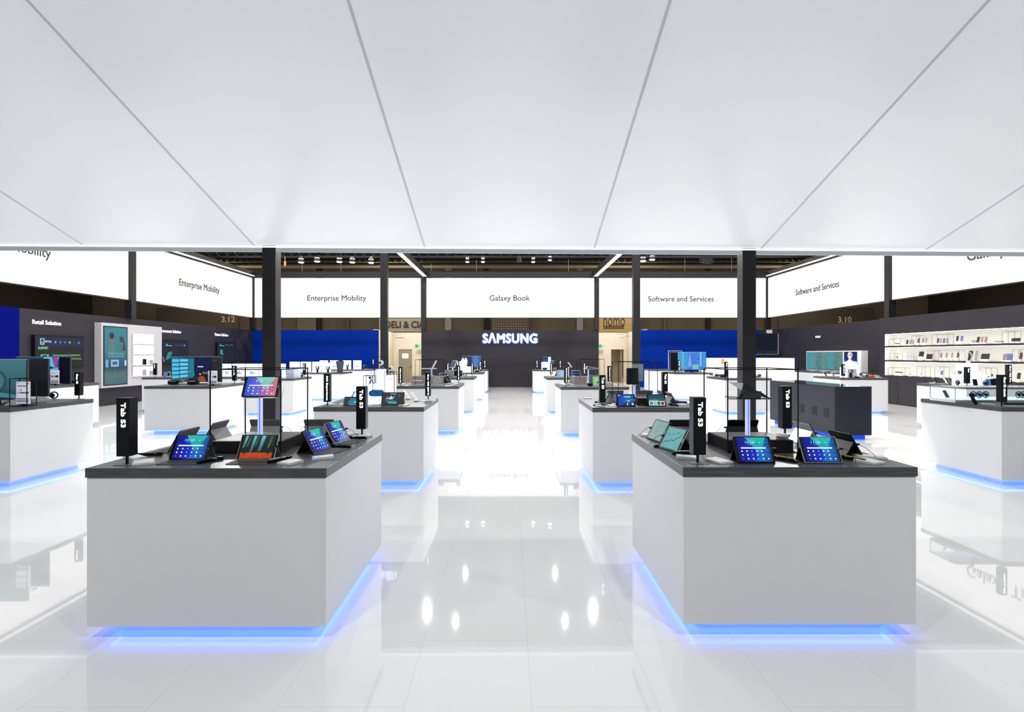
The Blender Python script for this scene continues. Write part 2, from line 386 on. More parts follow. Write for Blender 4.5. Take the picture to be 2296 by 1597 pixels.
def hall_sign(name, lab, px0, px1, py0, py1, Y, bg, txt, tw, tm, tpx, tpy, bold=.0, h=None):
    t = thing(name, lab, 'sign', (PX((px0+px1)/2, Y), Y, PZ(py1, Y)))
    W = PX(px1, Y)-PX(px0, Y); H = PZ(py0, Y)-PZ(py1, Y)
    if bg: b = MB(); b.box(-W/2, W/2, 0, .12, 0, H, bg); b.build('board', t); b = MB(); b.box(-W/2, -W/2+.2, .01, .12, -PZ(py1, Y), 0, M_halldark); b.box(W/2-.2, W/2, .01, .12, -PZ(py1, Y), 0, M_halldark); b.build('post', t)
    lettering(t, txt, (PX(tpx, Y)-PX((px0+px1)/2, Y), -.02, PZ(tpy, Y)-PZ(py1, Y)), width=tw, height=h, m=tm, bold=bold)
    return t
t = hall_sign('hall_sign', 'grey board lettered DELI & CIA high on the hall wall', 850, 953, 690, 744, 39, paint(150, 147, 136), 'DELI & CIA', 2.75, paint(60, 50, 45), 908, 728, .03, .46)
b = MB(); x = PX(913, 39)-PX(901.5, 39); b.box(x-.12, x+.12, -.03, -.01, PZ(734.5, 39)-PZ(744, 39), PZ(733, 39)-PZ(744, 39), paint(60, 50, 45)); b.build('underline', t)
t = hall_sign('hall_sign', 'wooden board lettered nomo high on the hall wall', 1336, 1425, 690, 745, 39, noisy('timber_board', (.36, .25, .11), (.46, .33, .16), 2.0, .6, (.3, 1, 14)), 'nomo', 1.52, paint(70, 58, 45), 1377, 722, .0, .55)
b = MB()
for py in (732, 736): b.box(PX(1354.5-236.5, 39)*1.0-PX(1144, 39), 0, 0, .01, 0, .01, M_txt) if False else b.box(-.86+.0, .60, -.03, -.01, PZ(py+1, 39)-PZ(745, 39), PZ(py-1, 39)-PZ(745, 39), paint(70, 58, 45))
b.build('underline', t)
hall_sign('hall_number', 'faded hall number 3.12 on a dark panel above the solution wall', 350, 535, 690, 745, 40, M_halldark, '3.12', .95, paint(170, 150, 115), 512, 716, .02)
hall_sign('hall_number', 'faded hall number 3.10 on a dark panel above the pen tables', 1745, 1960, 690, 745, 40, M_halldark, '3.10', .95, paint(190, 165, 125), 1894, 717, .02)
# beige lobby behind the two openings
for s, n in ((-1, 'left'), (1, 'right')):
    YL = 32.7; b = MB()
    xs = sorted((s*2.0, s*6.87))
    x0, x1 = (PX(893.8, YL), PX(924, YL)) if s < 0 else (PX(1370, YL), PX(1399, YL))
    zt = 1.96
    b.box(xs[0], x0, YL, YL+.2, 0, 2.95, M_beige); b.box(x1, xs[1], YL, YL+.2, 0, 2.95, M_beige); b.box(x0, x1, YL, YL+.2, zt, 2.95, M_beige)
    xo = s*6.87; b.box(min(xo, xo+s*.15), max(xo, xo+s*.15), YB+.2, YL+.2, 0, 2.95, M_beige)
    struct(b.build('wall_lobby_%s' % n), 'beige lobby wall seen through the %s opening' % n)
    b = MB()
    if s < 0:
        b.box(x0, x1, YL+.02, YL+.07, 0, zt, M_beigedark)
        d = struct(b.build('door_1'), 'grey brown door with a paper notice')
        b = MB(); b.box(x0+.2, x0+.58, YL, YL+.02, 1.42, 1.72, M_cardw); b.build('notice', d)
        b = MB(); b.box(x1-.22, x1-.05, YL-.05, YL-.03, .95, .99, M_chrome); b.box(x1-.08, x1-.05, YL-.05, YL+.02, .94, 1.0, M_chrome); b.build('door_handle', d)
    else:
        b.box(x0, x1, YL+.9, YL+.95, 0, zt+.4, M_beigedark); b.box(x1-.16, x1-.1, YL+.15, YL+.9, 0, zt, M_beigedark)
        d = struct(b.build('door_2'), 'open doorway with a brown door leaf')
    b = MB(); h = .06
    b.box(x0-h, x0, YL-.03, YL, 0, zt+h, M_beige); b.box(x1, x1+h, YL-.03, YL, 0, zt+h, M_beige); b.box(x0, x1, YL-.03, YL, zt, zt+h, M_beige)
    b.build('door_frame', d)
    t = thing('exit_sign', 'small green exit sign inside the %s opening' % n, 'sign', (PX(937 if s < 0 else 1349, YL-.3), YL-.3, 2.05))
    b = MB(); b.box(-.16, .16, -.02, .02, 0, .2, glow(225, 245, 235, .9)); b.box(-.16, .02 if s < 0 else .0, -.024, -.02, 0, .2, glow(70, 190, 140, .9))
    b.add([(.05, -.024, .06), (.14, -.024, .1), (.05, -.024, .14)], [(0, 1, 2)], glow(70, 190, 140, .9)); b.build('face', t)
    # picture lights on the lobby ceiling edge
    for k in range(5):
        px = 888+k*4 if s < 0 else 1393+k*6
        b = MB(); b.lathe([(.03, 0), (.05, .1), (.02, .14)], M_chrome, 8); b.lathe([(.025, -.006), (.03, 0)], glow(255, 250, 235, 2.0), 8)
        o = b.build('ceiling_spot'); o.location = (PX(px, 31.5), 31.5, 2.56+.02*k*(1 if s > 0 else 0))
        tag(o, 'tiny white spot in a row above the lobby door, %s opening' % n, 'spotlight', 'small spots above the lobby, %s opening' % n)
# lighting trusses and their lamps
def truss(lab, x0, x1, y, z):
    b = MB(); d = .28
    for dy, dz in ((0, 0), (0, d), (d, 0), (d, d)): b.box(x0, x1, y+dy-.02, y+dy+.02, z+dz-.02, z+dz+.02, M_blackm)
    n = int((x1-x0)/.4)
    for i in range(n):
        a = x0+i*(x1-x0)/n; c = x0+(i+1)*(x1-x0)/n; mid = (a+c)/2
        b.tube([(a, y, z), (mid, y, z+d)], .012, M_blackm, 4); b.tube([(mid, y, z+d), (c, y, z)], .012, M_blackm, 4)
    for i in range(5):
        xw = x0+1+i*(x1-x0-2)/4; b.box(xw-.008, xw+.008, y+.13, y+.15, z+d, 10.49, M_blackm)
    return tag(b.build('lighting_truss'), lab, 'truss')
truss('black lattice truss carrying the spots over the back of the stand', -16, 16, 24.3, 5.98)
truss('farther lattice truss hanging behind the first one', -18, 18, 34.2, 7.3)
for k, px in enumerate((975, 1075, 1280, 1340)):
    pass
SP = [(675, 583, 0), (711, 581, 0), (761, 582, 0), (790, 583, 0), (832, 584, 0), (1048, 582, 1), (1083, 582, 1), (1164, 583, 2), (1195.5, 582, 1), (1233, 578, 1), (1442, 580, 0), (1462, 577, 0)]
SPL = ['first from the left', 'second from the left', 'third from the left', 'fourth from the left', 'beside the dark column', 'slim, left above the Galaxy Book banner',
       'slim, second above the Galaxy Book banner', 'all black, above the Galaxy Book lettering', 'slim, just right of the all black one', 'slim, near the right inner beam',
       'right of the right inner beam', 'highest, half hidden by the canopy']
M_lens = mat('lamp_lens', (1, 1, 1), .2, em=(1, .98, .94), es=4.0)
for (px, py, kd), lb in zip(SP, SPL):
    Y = 24.32; t = thing('spotlight', 'round hanging spotlight, '+lb, 'spotlight', (PX(px, Y), Y, PZ(py, Y)-.1), group='spotlights on the truss'); zt_ = 5.97-(PZ(py, Y)-.1)
    r = .13 if kd != 1 else .085
    b = MB(); b.lathe([(r, 0), (r*1.02, .04), (r*.75, .13), (r*.7, .18), (r*.3, .22)], M_blackm, 14); b.build('housing', t, smooth=False)
    if kd != 2: b = MB(); b.lathe([(r*.3, -.045), (r*.8, -.03), (r*1.0, .0)], M_lens, 14); b.lathe([(r*.82, .13), (r*.8, .155)], M_lens, 14); b.build('lens', t)
    b = MB(); b.box(-.015, .015, -.015, .015, min(.2, zt_-.02), zt_-.02, M_blackm); b.box(-.06, .06, -.03, .03, zt_-.05, zt_-.02, M_chrome); b.build('clamp', t)
for k, (px, py0, py1, Y) in enumerate(((676, 560, 606, 26), (966, 575, 612, 26), (1275, 565, 612, 26), (1537, 560, 612, 26), (1642, 560, 612, 26), (763, 560, 606, 27), (1068, 575, 612, 27))):
    b = MB(); b.tube([(0, 0, 0), (0, 0, PZ(py0, Y)-5.86)], .008, M_panelgrey, 6); o = b.build('hanging_wire'); o.location = (PX(px, YB-.1), YB+.0, 5.86)
    tag(o, 'thin wire holding the back beam, number %s from the left' % ('one', 'three', 'five', 'six', 'seven', 'two', 'four')[k], 'wire', 'wires holding the back beam')
t = thing('hanging_lamp', 'small yellow tagged cable drop beside the left column', 'cable', (PX(639, 24.3), 24.3, 5.55))
b = MB(); b.tube([(0, 0, .1), (0, 0, .42)], .012, M_panelgrey, 6); b.build('cable', t); b = MB(); b.box(-.035, .035, -.03, .03, 0, .2, paint(190, 150, 40)); b.build('tag', t)
t = thing('projector', 'chrome edged projector hanging above the Software and Services banner', 'projector', (PX(1585, 24.3), 24.4, 5.70), 25)
b = MB(); b.box(-.3, .3, -.15, .15, 0, .2, M_blackm); b.box(-.02, .02, -.02, .02, .2, .28, M_blackm); b.box(-.02, .02, -.02, .02, .28, 4.79, M_blackm); b.build('body', t, bevel=.02); b = MB(); b.box(-.3, .3, -.16, -.15, .16, .2, M_chrome); b.box(-.32, -.28, -.16, -.15, 0, .2, M_chrome); b.box(.0, .3, -.16, -.15, 0.02, .05, M_chrome); b.build('trim_strip', t)
# lit logo
lg = thing('logo_sign', 'white backlit SAMSUNG letters on the charcoal back wall', 'sign', (PX(1143.5, YB), YB, PZ(758.5, YB)))
M_logo = mat('logo_face', (1, 1, 1), .4, em=(1, 1, 1), es=1.3)
M_halo = mat('logo_halo', (.1, .2, .9), .4, em=(.10, .16, 1.0), es=2.2)
lettering(lg, 'S\u039bMSUNG', (0, -.07, 0), width=2.69, height=.44, m=M_logo, extrude=.02, bold=.034, space=1.10)
lettering(lg, 'S\u039bMSUNG', (0, -.02, 0), width=2.76, height=.50, m=M_halo, extrude=.012, bold=.062, space=1.10, name='halo')

# ---------------------------------------------------------------- counters
HT = 1.0
def counter(lab, x0, x1, y0, y1, h=HT, name='display_counter', led=True):
    t = thing(name, lab, 'counter', ((x0+x1)/2, (y0+y1)/2, 0), group='white display counters')
    ex, ey = (x1-x0)/2, (y1-y0)/2
    b = MB(); b.box(-ex+.006, ex-.006, -ey+.006, ey-.006, .078, h-.058, M_white); b.box(-ex+.014, ex-.014, -ey+.014, ey-.014, h-.078, h-.05, M_white)
    b.build('cabinet_body', t, bevel=.002)
    b = MB(); b.box(-ex, ex, -ey, ey, h-.055, h, M_top); b.build('worktop', t, bevel=.0015)
    b = MB(); b.box(-ex+.13, ex-.13, -ey+.13, ey-.13, 0, .078, M_white); b.build('plinth', t)
    if led:
        b = MB(); i0, i1 = .085, .10; z0, z1 = .060, .076
        b.box(-ex+i0, ex-i0, -ey+i0, -ey+i1, z0, z1, M_led); b.box(-ex+i0, ex-i0, ey-i1, ey-i0, z0, z1, M_led)
        b.box(-ex+i0, -ex+i1, -ey+i1, ey-i1, z0, z1, M_led); b.box(ex-i1, ex-i0, -ey+i1, ey-i1, z0, z1, M_led)
        b.build('light_strip', t)
    return t
counter('big white counter nearest the camera on the left, tablets on top', -2.465, -1.065, 3.205, 4.6)
counter('big white counter nearest the camera on the right, tablets on top', 1.01, 2.385, 3.235, 4.6)
counter('second counter of the left aisle row, carrying glowing white blocks', -2.47, -1.08, 6.93, 8.32)
counter('second counter of the right aisle row, with two lit tablets in front', 1.02, 2.41, 6.86, 8.25)
counter('third counter of the left aisle row, with grey screened laptops', -2.46, -1.07, 11.5, 12.9)
counter('third counter of the right aisle row, with a green screened laptop', 1.02, 2.41, 11.2, 12.6)
counter('fourth counter of the left aisle row, mostly hidden', -2.42, -1.03, 15.7, 17.1)
counter('fourth counter of the right aisle row, mostly hidden', 1.03, 2.42, 15.6, 17.0)
counter('fifth counter of the left aisle row, narrow end visible', -2.36, -.97, 19.9, 21.3)
counter('farthest counter of the left aisle row, before the logo wall', -2.40, -.99, 23.7, 25.1)
counter('farthest counter of the right aisle row, before the logo wall', .99, 2.38, 23.5, 24.9)
counter('counter cut by the left picture edge, with a large television', -7.62, -6.2, 6.86, 8.23)
counter('counter with headsets in front of a tall blue picture television', -7.62, -6.22, 11.5, 12.9)
counter('counter of the left block carrying a folded white card display', -7.35, -5.92, 15.1, 16.5)
counter('counter near the left wall carrying glowing information boards', -8.85, -7.40, 16.2, 17.6)
counter('counter behind the left column with rows of glowing boards', -8.25, -6.08, 19.9, 21.3)
counter('farthest counter before the left blue wall', -8.6, -6.1, 24.0, 25.4)
counter('small counter end beside the grey wall unit, with two phones', -10.6, -9.25, 15.9, 17.3)
counter('counter at the left behind the large television', -11.0, -9.66, 11.6, 13.0)
counter('counter at the right picture edge with a glass watch case', 6.16, 7.56, 6.93, 8.3)
counter('white counter seen behind the right column', 5.93, 7.24, 15.3, 16.7)
counter('counter under the bright blue picture television', 5.95, 7.3, 19.85, 21.25)
counter('counter before the right blue wall, behind the blue television', 6.1, 7.5, 23.8, 25.2)
counter('counter under the lit shelves with stepped glowing blocks', 9.40, 10.8, 11.4, 12.8)
counter('counter in front of the map screens with a glass bust', 9.26, 10.6, 15.5, 16.9)
counter('long counter against the wall below the map screens', 11.75, 13.05, 19.4, 23.4, led=False)
# dark kiosk
t = thing('dark_kiosk', 'dark glossy kiosk block with three small vents', 'kiosk', (6.70, 12.15, 0))
M_kiosk = mat('kiosk_gloss', (.015, .016, .024), .10); M_kioskf = mat('kiosk_side', (.022, .023, .036), .3, spec=.3)
b = MB(); b.box(-.36, .36, -1.35, 1.35, .08, 1.02, M_kioskf); b.build('body', t, bevel=.003)
b = MB(); b.box(-.365, .365, -1.355, 1.355, 1.02, 1.03, M_kiosk); b.build('glass_top', t)
b = MB(); b.box(-.28, .28, -1.27, 1.27, 0, .08, mat('kiosk_plinth', (.0, .04, .4), .4, em=(0, .1, 1), es=.6)); b.build('plinth', t)
for i, yy in enumerate((-1.05, -.62, -.12)):
    b = MB(); b.box(-.364, -.36, yy-.09, yy+.09, .40, .58, M_blackm)
    for j in range(6): b.box(-.366, -.364, yy-.08, yy+.08, .415+j*.027, .423+j*.027, M_kioskf)
    b.build('vent', t)
# white unit with raised back, behind the right column
t = thing('white_booth', 'white waist high booth with a raised back, behind the right column', 'booth', (9.2, 21.6, 0))
b = MB(); b.box(-1.65, 1.65, -.6, .5, 0, .98, M_white); b.build('body', t); b = MB(); b.box(-1.65, 1.65, .3, .5, .98, 1.52, M_niche); b.box(-1.65, -1.57, -.5, .3, .98, 1.52, M_white); b.box(1.4, 1.65, -.5, .3, .98, 1.52, M_white); b.build('back_panel', t)
b = MB()
for i in range(3):
    for j in range(3): b.box(-.15+i*.13, -.05+i*.13, .27, .3, 1.08+j*.13, 1.16+j*.13, M_blackm)
b.box(-.85, -.72, .28, .3, 1.28, 1.48, paint(200, 150, 110)); b.build('picture_tiles', t)
# ---------------------------------------------------------------- screen pictures (drawn in a unit square, x to the right, z up)
WHT = glow(235, 245, 255, 1.0)
def D_home(kind):
    g = {'blue': ramp_glow('home_blue', [(0, (5, 12, 120)), (.45, (8, 40, 190)), (.75, (10, 110, 190)), (1, (10, 60, 140))], 'X', 1.0, .5, (1, 1, 2)),
         'pink': ramp_glow('home_pink', [(0, (30, 80, 215)), (.4, (110, 100, 200)), (.75, (190, 100, 160)), (1, (215, 120, 120))], 'X', 1.0, .3, (1, 1, 2))}[kind]
    teal = ramp_glow('home_ray_' + kind, [(0, (10, 90, 190)), (1, (30, 190, 170))], 'Z') if kind == 'blue' else ramp_glow('home_ray_pink', [(0, (130, 130, 200)), (1, (130, 215, 190))], 'Z')
    L = [('r', 0, 0, 1, 1, g), ('p', ((.28, 1), (.93, 1), (.66, .28)), teal), ('r', .10, .53, .88, .585, WHT),
         ('r', .33, .69, .50, .705, glow(90, 170, 210)), ('d', .72, .78, .03, glow(150, 215, 225))]
    for j in range(3):
        for i in range(6):
            c = (WHT, WHT, glow(90, 160, 255), glow(255, 235, 225), WHT, glow(60, 90, 230))[(i+j*5+(j > 0)) % 6]
            L.append(('q', .11+i*.155, .42-j*.155, .035, c))
    return L
def streaks(m1, m2, m3):
    L = []
    for i, (x, w_, z, c) in enumerate(((.08, .07, .55, m1), (.2, .05, .5, m2), (.33, .09, .75, m1), (.46, .05, .45, m2), (.58, .12, .7, m1), (.72, .05, .5, m3), (.86, .07, .55, m2))):
        L.append(('p', ((x, .98), (x+w_, .98), (x+w_*.8-.05, 1-z*.95), (x-.05, 1-z)), c))
    return L
DES = {
    'home': D_home('blue'), 'homepink': D_home('pink'),
    'orange': [('r', 0, 0, 1, 1, ramp_glow('orange_pic', [(0, (170, 60, 15)), (.24, (190, 70, 20)), (.27, (15, 25, 30)), (1, (25, 55, 60))], 'Z', 1, .05))] +
              streaks(ramp_glow('streak_a', [(0, (20, 40, 40)), (.5, (60, 120, 125)), (1, (110, 190, 195))], 'Z'), ramp_glow('streak_b', [(0, (15, 25, 25)), (.5, (110, 105, 45)), (1, (60, 80, 60))], 'Z'), ramp_glow('streak_c', [(0, (10, 20, 25)), (1, (20, 60, 65))], 'Z')) +
              [('d', .12, .24, .05, glow(10, 40, 60)), ('d', .86, .24, .05, glow(10, 40, 60)), ('s', ((.3, .22), (.27, .1), (.2, .0)), .008, glow(215, 130, 90)), ('s', ((.62, .22), (.63, .1), (.7, .0)), .008, glow(215, 130, 90))],
    'sketch': [('r', 0, 0, 1, 1, glow(105, 170, 170)), ('s', ((.1, .2), (.18, .32), (.32, .3), (.45, .42), (.6, .4), (.72, .55), (.84, .62), (.9, .78)), .03, glow(10, 25, 30)),
               ('s', ((.14, .62), (.2, .68), (.26, .6)), .02, glow(10, 25, 30)), ('s', ((.38, .65), (.44, .74), (.5, .66)), .02, glow(10, 25, 30)), ('s', ((.6, .75), (.68, .82), (.76, .8)), .02, glow(10, 25, 30))] +
              [('r', .06, .1+i*.1, .1, .13+i*.1, glow(40, 70, 80)) for i in range(8)],
    'lines': [('r', 0, 0, 1, 1, glow(125, 160, 155))] + [('r', .25, .75-i*.11, .8-(i % 3)*.1, .765-i*.11, glow(90, 115, 115)) for i in range(5)],
    'game': [('r', 0, 0, 1, 1, ramp_glow('game_pic', [(0, (10, 50, 90)), (.5, (15, 100, 160)), (1, (10, 60, 180))], 'Z', 1, .4)), ('r', 0, 0, .24, 1, glow(15, 60, 190)),
             ('r', .4, .74, .82, .84, glow(180, 215, 250)), ('d', .42, .38, .05, glow(200, 70, 90)), ('p', ((.5, .5), (.78, .5), (.66, .3)), glow(120, 200, 240)),
             ('r', .55, .02, .6, .25, glow(220, 235, 245)), ('r', .84, .04, .95, .2, glow(230, 240, 240)), ('d', .86, .5, .05, glow(40, 190, 200)), ('r', .03, .88, .12, .95, WHT)],
    'page': [('r', 0, 0, 1, 1, ramp_glow('page_top', [(0, (70, 170, 175)), (.5, (25, 90, 100)), (1, (20, 60, 75))], 'Z')), ('r', 0, 0, 1, .4, glow(215, 235, 235)),
             ('r', .05, .46, .62, .5, glow(190, 225, 230)), ('d', .42, .62, .04, glow(150, 70, 60)), ('r', .05, .05, .25, .33, glow(70, 120, 140)), ('r', .3, .05, .48, .33, glow(110, 190, 210)),
             ('r', .52, .05, .7, .33, glow(30, 80, 85)), ('r', .75, .05, .95, .33, glow(150, 40, 35))],
    'cards': [('r', 0, 0, 1, 1, glow(48, 50, 60)), ('p', ((.12, .35), (.6, .35), (.72, .18), (.3, .15)), glow(50, 120, 130)), ('r', .33, .1, .7, .22, glow(120, 210, 215)), ('r', .36, .13, .67, .19, glow(50, 110, 115)),
              ('p', ((.15, .42), (.25, .7), (.35, .45)), glow(180, 110, 190)), ('p', ((.3, .45), (.42, .75), (.5, .45)), glow(230, 235, 250)), ('p', ((.42, .6), (.6, .7), (.5, .42)), glow(100, 200, 220)), ('r', .38, .86, .65, .89, WHT), ('r', .75, .6, .82, .85, glow(40, 100, 120))],
    'bluepic': [('r', 0, 0, 1, 1, glow(55, 55, 60)), ('p', ((.2, .2), (.95, .2), (.95, .85), (.35, .85)), glow(30, 120, 160)), ('p', ((.5, .3), (.9, .3), (.8, .7)), glow(140, 210, 220)), ('r', .3, .04, .9, .14, glow(70, 190, 200))],
    'taupe': [('r', 0, 0, 1, 1, glow(122, 108, 104)), ('r', .08, .42, .85, .52, glow(150, 220, 240))],
    'taupe_plain': [('r', 0, 0, 1, 1, glow(122, 108, 104))],
    'fan': [('r', 0, 0, 1, 1, glow(128, 114, 108))] + [('p', tuple((.5+math.cos(a+da)*r*.8, .5+math.sin(a+da)*r) for da, r in ((-.12, .12), (.22, .5), (.34, .42), (.18, .14))), glow(165, 215, 225)) for a in [i*PI/4 for i in range(8)]],
    'green': [('r', 0, 0, 1, 1, glow(130, 205, 120)), ('d', .35, .3, .13, glow(70, 90, 85)), ('d', .75, .62, .1, glow(60, 150, 190)), ('p', ((.1, .6), (.45, .8), (.3, .5)), glow(160, 230, 150))],
    'aqua': [('r', 0, 0, 1, 1, ramp_glow('aqua_pic', [(0, (110, 150, 195)), (.5, (170, 205, 235)), (1, (120, 165, 210))], 'X', 1, .5))],
    'darkcar': [('r', 0, 0, 1, 1, glow(12, 40, 75)), ('s', ((.35, .4), (.5, .62), (.7, .6), (.85, .35)), .05, glow(60, 160, 190)), ('r', .1, .2, .3, .8, glow(15, 90, 160))],
    'dark': [('r', 0, 0, 1, 1, mat('dark_display_glass', (.006, .007, .011), .08, em=(.1, .2, .4), es=.02))],
    'watchtv': [('r', 0, 0, 1, 1, ramp_glow('watch_bg', [(0, (20, 35, 45)), (.3, (45, 85, 95)), (1, (60, 115, 125))], 'Z', 1, .1)), ('d', .50, .46, .30, glow(12, 55, 85)), ('d', .50, .46, .235, glow(70, 110, 115)), ('d', .50, .42, .12, glow(120, 130, 95)),
                ('p', ((.2, .1), (.9, .0), (.95, .08), (.6, .16)), glow(60, 120, 140))] + [('d', .50+.27*math.cos(a)*.62, .46+.27*math.sin(a), .010, glow(70, 170, 190)) for a in [i*PI/15-PI/2 for i in range(15)]],
    'redflag': [('r', 0, 0, 1, 1, glow(14, 60, 110)), ('p', ((.5, 1), (.8, 1), (.72, .6), (.55, .7)), glow(90, 190, 220)), ('p', ((.66, 1), (.78, 1), (.76, .62), (.7, .66)), glow(140, 70, 160)), ('p', ((.55, .5), (.78, .62), (.78, .4), (.56, .3)), glow(95, 175, 210)),
                ('r', .58, .25, .66, .34, glow(170, 40, 60)), ('r', .7, .33, .78, .42, glow(170, 40, 60)), ('r', .6, .1, .68, .18, glow(170, 40, 60)), ('r', .8, 0, 1, 1, mat('screen_off', (.012, .013, .015), .2))],
    'city': [('r', 0, 0, 1, 1, glow(8, 20, 62)), ('p', ((0, .02), (.44, .15), (.46, .95), (0, 1)), glow(20, 110, 150)), ('p', ((.36, .2), (.47, .2), (.42, .92), (.38, .92)), glow(35, 125, 130))] +
            [('p', ((.01, .12+j*.17), (.15, .15+j*.165), (.15, .25+j*.165), (.01, .24+j*.17)), glow(85, 195, 225)) for j in range(5)] +
            [('p', ((.17, .16+j*.165), (.33, .2+j*.155), (.33, .29+j*.155), (.17, .26+j*.165)), glow(110, 205, 230)) for j in range(5)] +
            [('r', .03, 0, .34, .1, glow(110, 60, 30)), ('p', ((.15, .0), (.22, .13), (.27, .0)), glow(70, 120, 125)), ('d', .37, .4, .03, glow(220, 100, 100)), ('d', .47, .14, .09, glow(20, 45, 60)),
             ('p', ((.52, 0), (.54, .18), (.62, .24), (.68, .12), (.69, 0)), glow(150, 75, 40)), ('d', .6, .32, .075, glow(25, 18, 22)), ('d', .575, .30, .04, glow(200, 165, 140)), ('r', .62, .3, .8, .4, glow(120, 90, 40)),
             ('r', .525, .585, .64, .63, glow(190, 225, 240)), ('r', .82, 0, 1, 1, mat('screen_grey', (.03, .032, .035), .3)), ('r', .84, .86, .9, .875, glow(90, 95, 100))],
    'bluebars': [('r', 0, 0, 1, 1, ramp_glow('blue_bars', [(0, (60, 160, 190)), (.3, (20, 150, 225)), (.6, (60, 110, 205)), (1, (25, 150, 225))], 'X', 1.05, .9, (3, 1, .4), 3)), ('r', .16, .1, .2, 1, glow(130, 175, 225)), ('r', .78, .2, .84, 1, glow(150, 180, 230)),
                 ('p', ((.42, 1), (.5, .2), (.34, .15)), glow(120, 160, 225)), ('d', .72, .62, .05, glow(30, 70, 200)), ('r', 0, 0, 1, .05, glow(35, 110, 200)), ('p', ((.2, .02), (.24, .24), (.33, .02)), glow(140, 160, 110)), ('p', ((.5, .02), (.53, .3), (.72, .3), (.75, .02)), glow(120, 190, 180))],
    'deep': [('r', 0, 0, 1, 1, ramp_glow('deep_blue_pic', [(0, (25, 100, 150)), (.4, (10, 70, 150)), (.7, (5, 25, 100)), (1, (5, 15, 80))], 'Z', 1, .4, (2, 1, 1), 8))],
    'map': [('r', 0, 0, 1, 1, ramp_glow('map_pic', [(0, (70, 140, 155)), (.42, (80, 150, 160)), (.5, (130, 130, 110)), (.58, (40, 110, 140)), (1, (110, 150, 120))], 'X', 1.0, 1.5, (5, 5, 4), 2))],
    'backlit': [('r', 0, 0, 1, 1, ramp_glow('backlit_pic', [(0, (5, 15, 35)), (.5, (15, 50, 95)), (.7, (80, 130, 200)), (1, (40, 90, 170))], 'X', 1.0, .3, (3, 1, .3), 5)), ('r', .3, .3, .36, .85, glow(70, 95, 105))],
    'info': [('r', 0, 0, 1, 1, mat('info_print', (.72, .72, .78), .4, em=(.8, .82, 1), es=.25)), ('r', .06, .79, .72, .825, M_txt), ('r', .06, .73, .9, .737, M_txt)] +
            [('d', .12+i*.15, .50, .04, (paint(190, 190, 195), paint(120, 130, 160), M_txt, M_txt, M_txt, paint(90, 90, 95))[i]) for i in range(6)] +
            [('d', .2, .62, .035, paint(185, 185, 190)), ('d', .36, .62, .035, paint(150, 150, 130))] + [('r', .04, z, .92, z+.03, M_txt) for z in (.09, .155, .22)] + [('r', .8, .88, .9, .93, M_txt), ('r', .05, .93, .2, .945, M_txt)],
    'info2': [('r', 0, 0, 1, 1, mat('info_print', (.72, .72, .78), .4)), ('r', .1, .78, .8, .81, paint(150, 150, 155)), ('r', .1, .48, .3, .62, paint(30, 130, 190)), ('r', .42, .48, .66, .6, paint(130, 125, 110)), ('r', .66, .46, .92, .63, M_txt)] +
             [('r', .08, z, .92, z+.035, paint(80, 70, 72)) for z in (.07, .13, .2)],
    'lit': [('r', 0, 0, 1, 1, mat('lit_board', (.9, .92, 1), .4, em=(.88, .91, 1.0), es=1.15)), ('r', .2, .8, .75, .82, glow(150, 165, 230)), ('r', .2, .62, .4, .64, glow(110, 120, 160)), ('r', .5, .62, .8, .635, glow(150, 165, 230)),
            ('r', .35, .18, .5, .42, glow(150, 170, 230)), ('r', .53, .22, .6, .42, glow(40, 50, 80)), ('r', .62, .2, .78, .32, glow(170, 190, 235))],
    'lit2': [('r', 0, 0, 1, 1, mat('lit_board', (.9, .92, 1), .4)), ('r', .25, .84, .75, .86, glow(140, 155, 220)), ('r', .3, .54, .7, .56, glow(120, 130, 170)), ('r', .28, .2, .55, .22, glow(140, 155, 220)), ('r', .28, .14, .5, .16, glow(140, 155, 220))],
    'survey': [('r', 0, 0, 1, 1, glow(4, 8, 12)), ('r', 0, .66, 1, .97, glow(8, 24, 62)), ('r', .09, .72, .17, .92, glow(200, 225, 245)), ('r', .105, .74, .155, .9, glow(8, 24, 62)), ('r', .12, .76, .14, .82, glow(120, 200, 230))] +
              [('d', .39+i*.10, .81, .045, (glow(60, 160, 200), glow(30, 120, 190), glow(35, 110, 170), glow(150, 165, 80), glow(15, 60, 105), glow(40, 140, 190))[i]) for i in range(6)] +
              [('r', .10, .05, .25, .40, glow(150, 225, 150)), ('r', .12, .07, .23, .38, glow(6, 30, 30)), ('r', .14, .29, .21, .31, glow(200, 235, 200)), ('r', .14, .2, .21, .22, glow(200, 235, 200)), ('r', .34, .29, .95, .295, glow(110, 190, 70))],
    'gov': [('r', 0, 0, 1, 1, glow(3, 8, 30)), ('r', .0, .74, 1, .9, glow(6, 18, 52)), ('r', .12, .78, .35, .81, glow(140, 190, 210)), ('p', ((.12, .81), (.16, .9), (.2, .81)), glow(60, 180, 190))] +
           [('d', .5+i*.11, .82, .035, glow(30, 100, 170)) for i in range(3)] + [('d', .83, .82, .035, glow(170, 215, 240)), ('p', ((.1, .15), (.2, .5), (.36, .55), (.3, .25)), glow(30, 130, 130)), ('s', ((.02, .3), (.03, .18), (.06, .1)), .02, WHT)],
    'fin': [('r', 0, 0, 1, 1, glow(3, 7, 28)), ('r', .12, .84, .35, .87, glow(90, 200, 200)), ('r', .12, .87, .18, .93, glow(60, 180, 180)), ('s', ((.44, .84), (.46, .92), (.58, .92), (.6, .84)), .02, glow(40, 160, 160)), ('s', ((.68, .84), (.7, .92), (.8, .92), (.83, .84)), .02, glow(40, 160, 160)),
            ('r', .14, .42, .26, .66, glow(30, 160, 150)), ('d', .26, .42, .05, glow(40, 190, 180))],
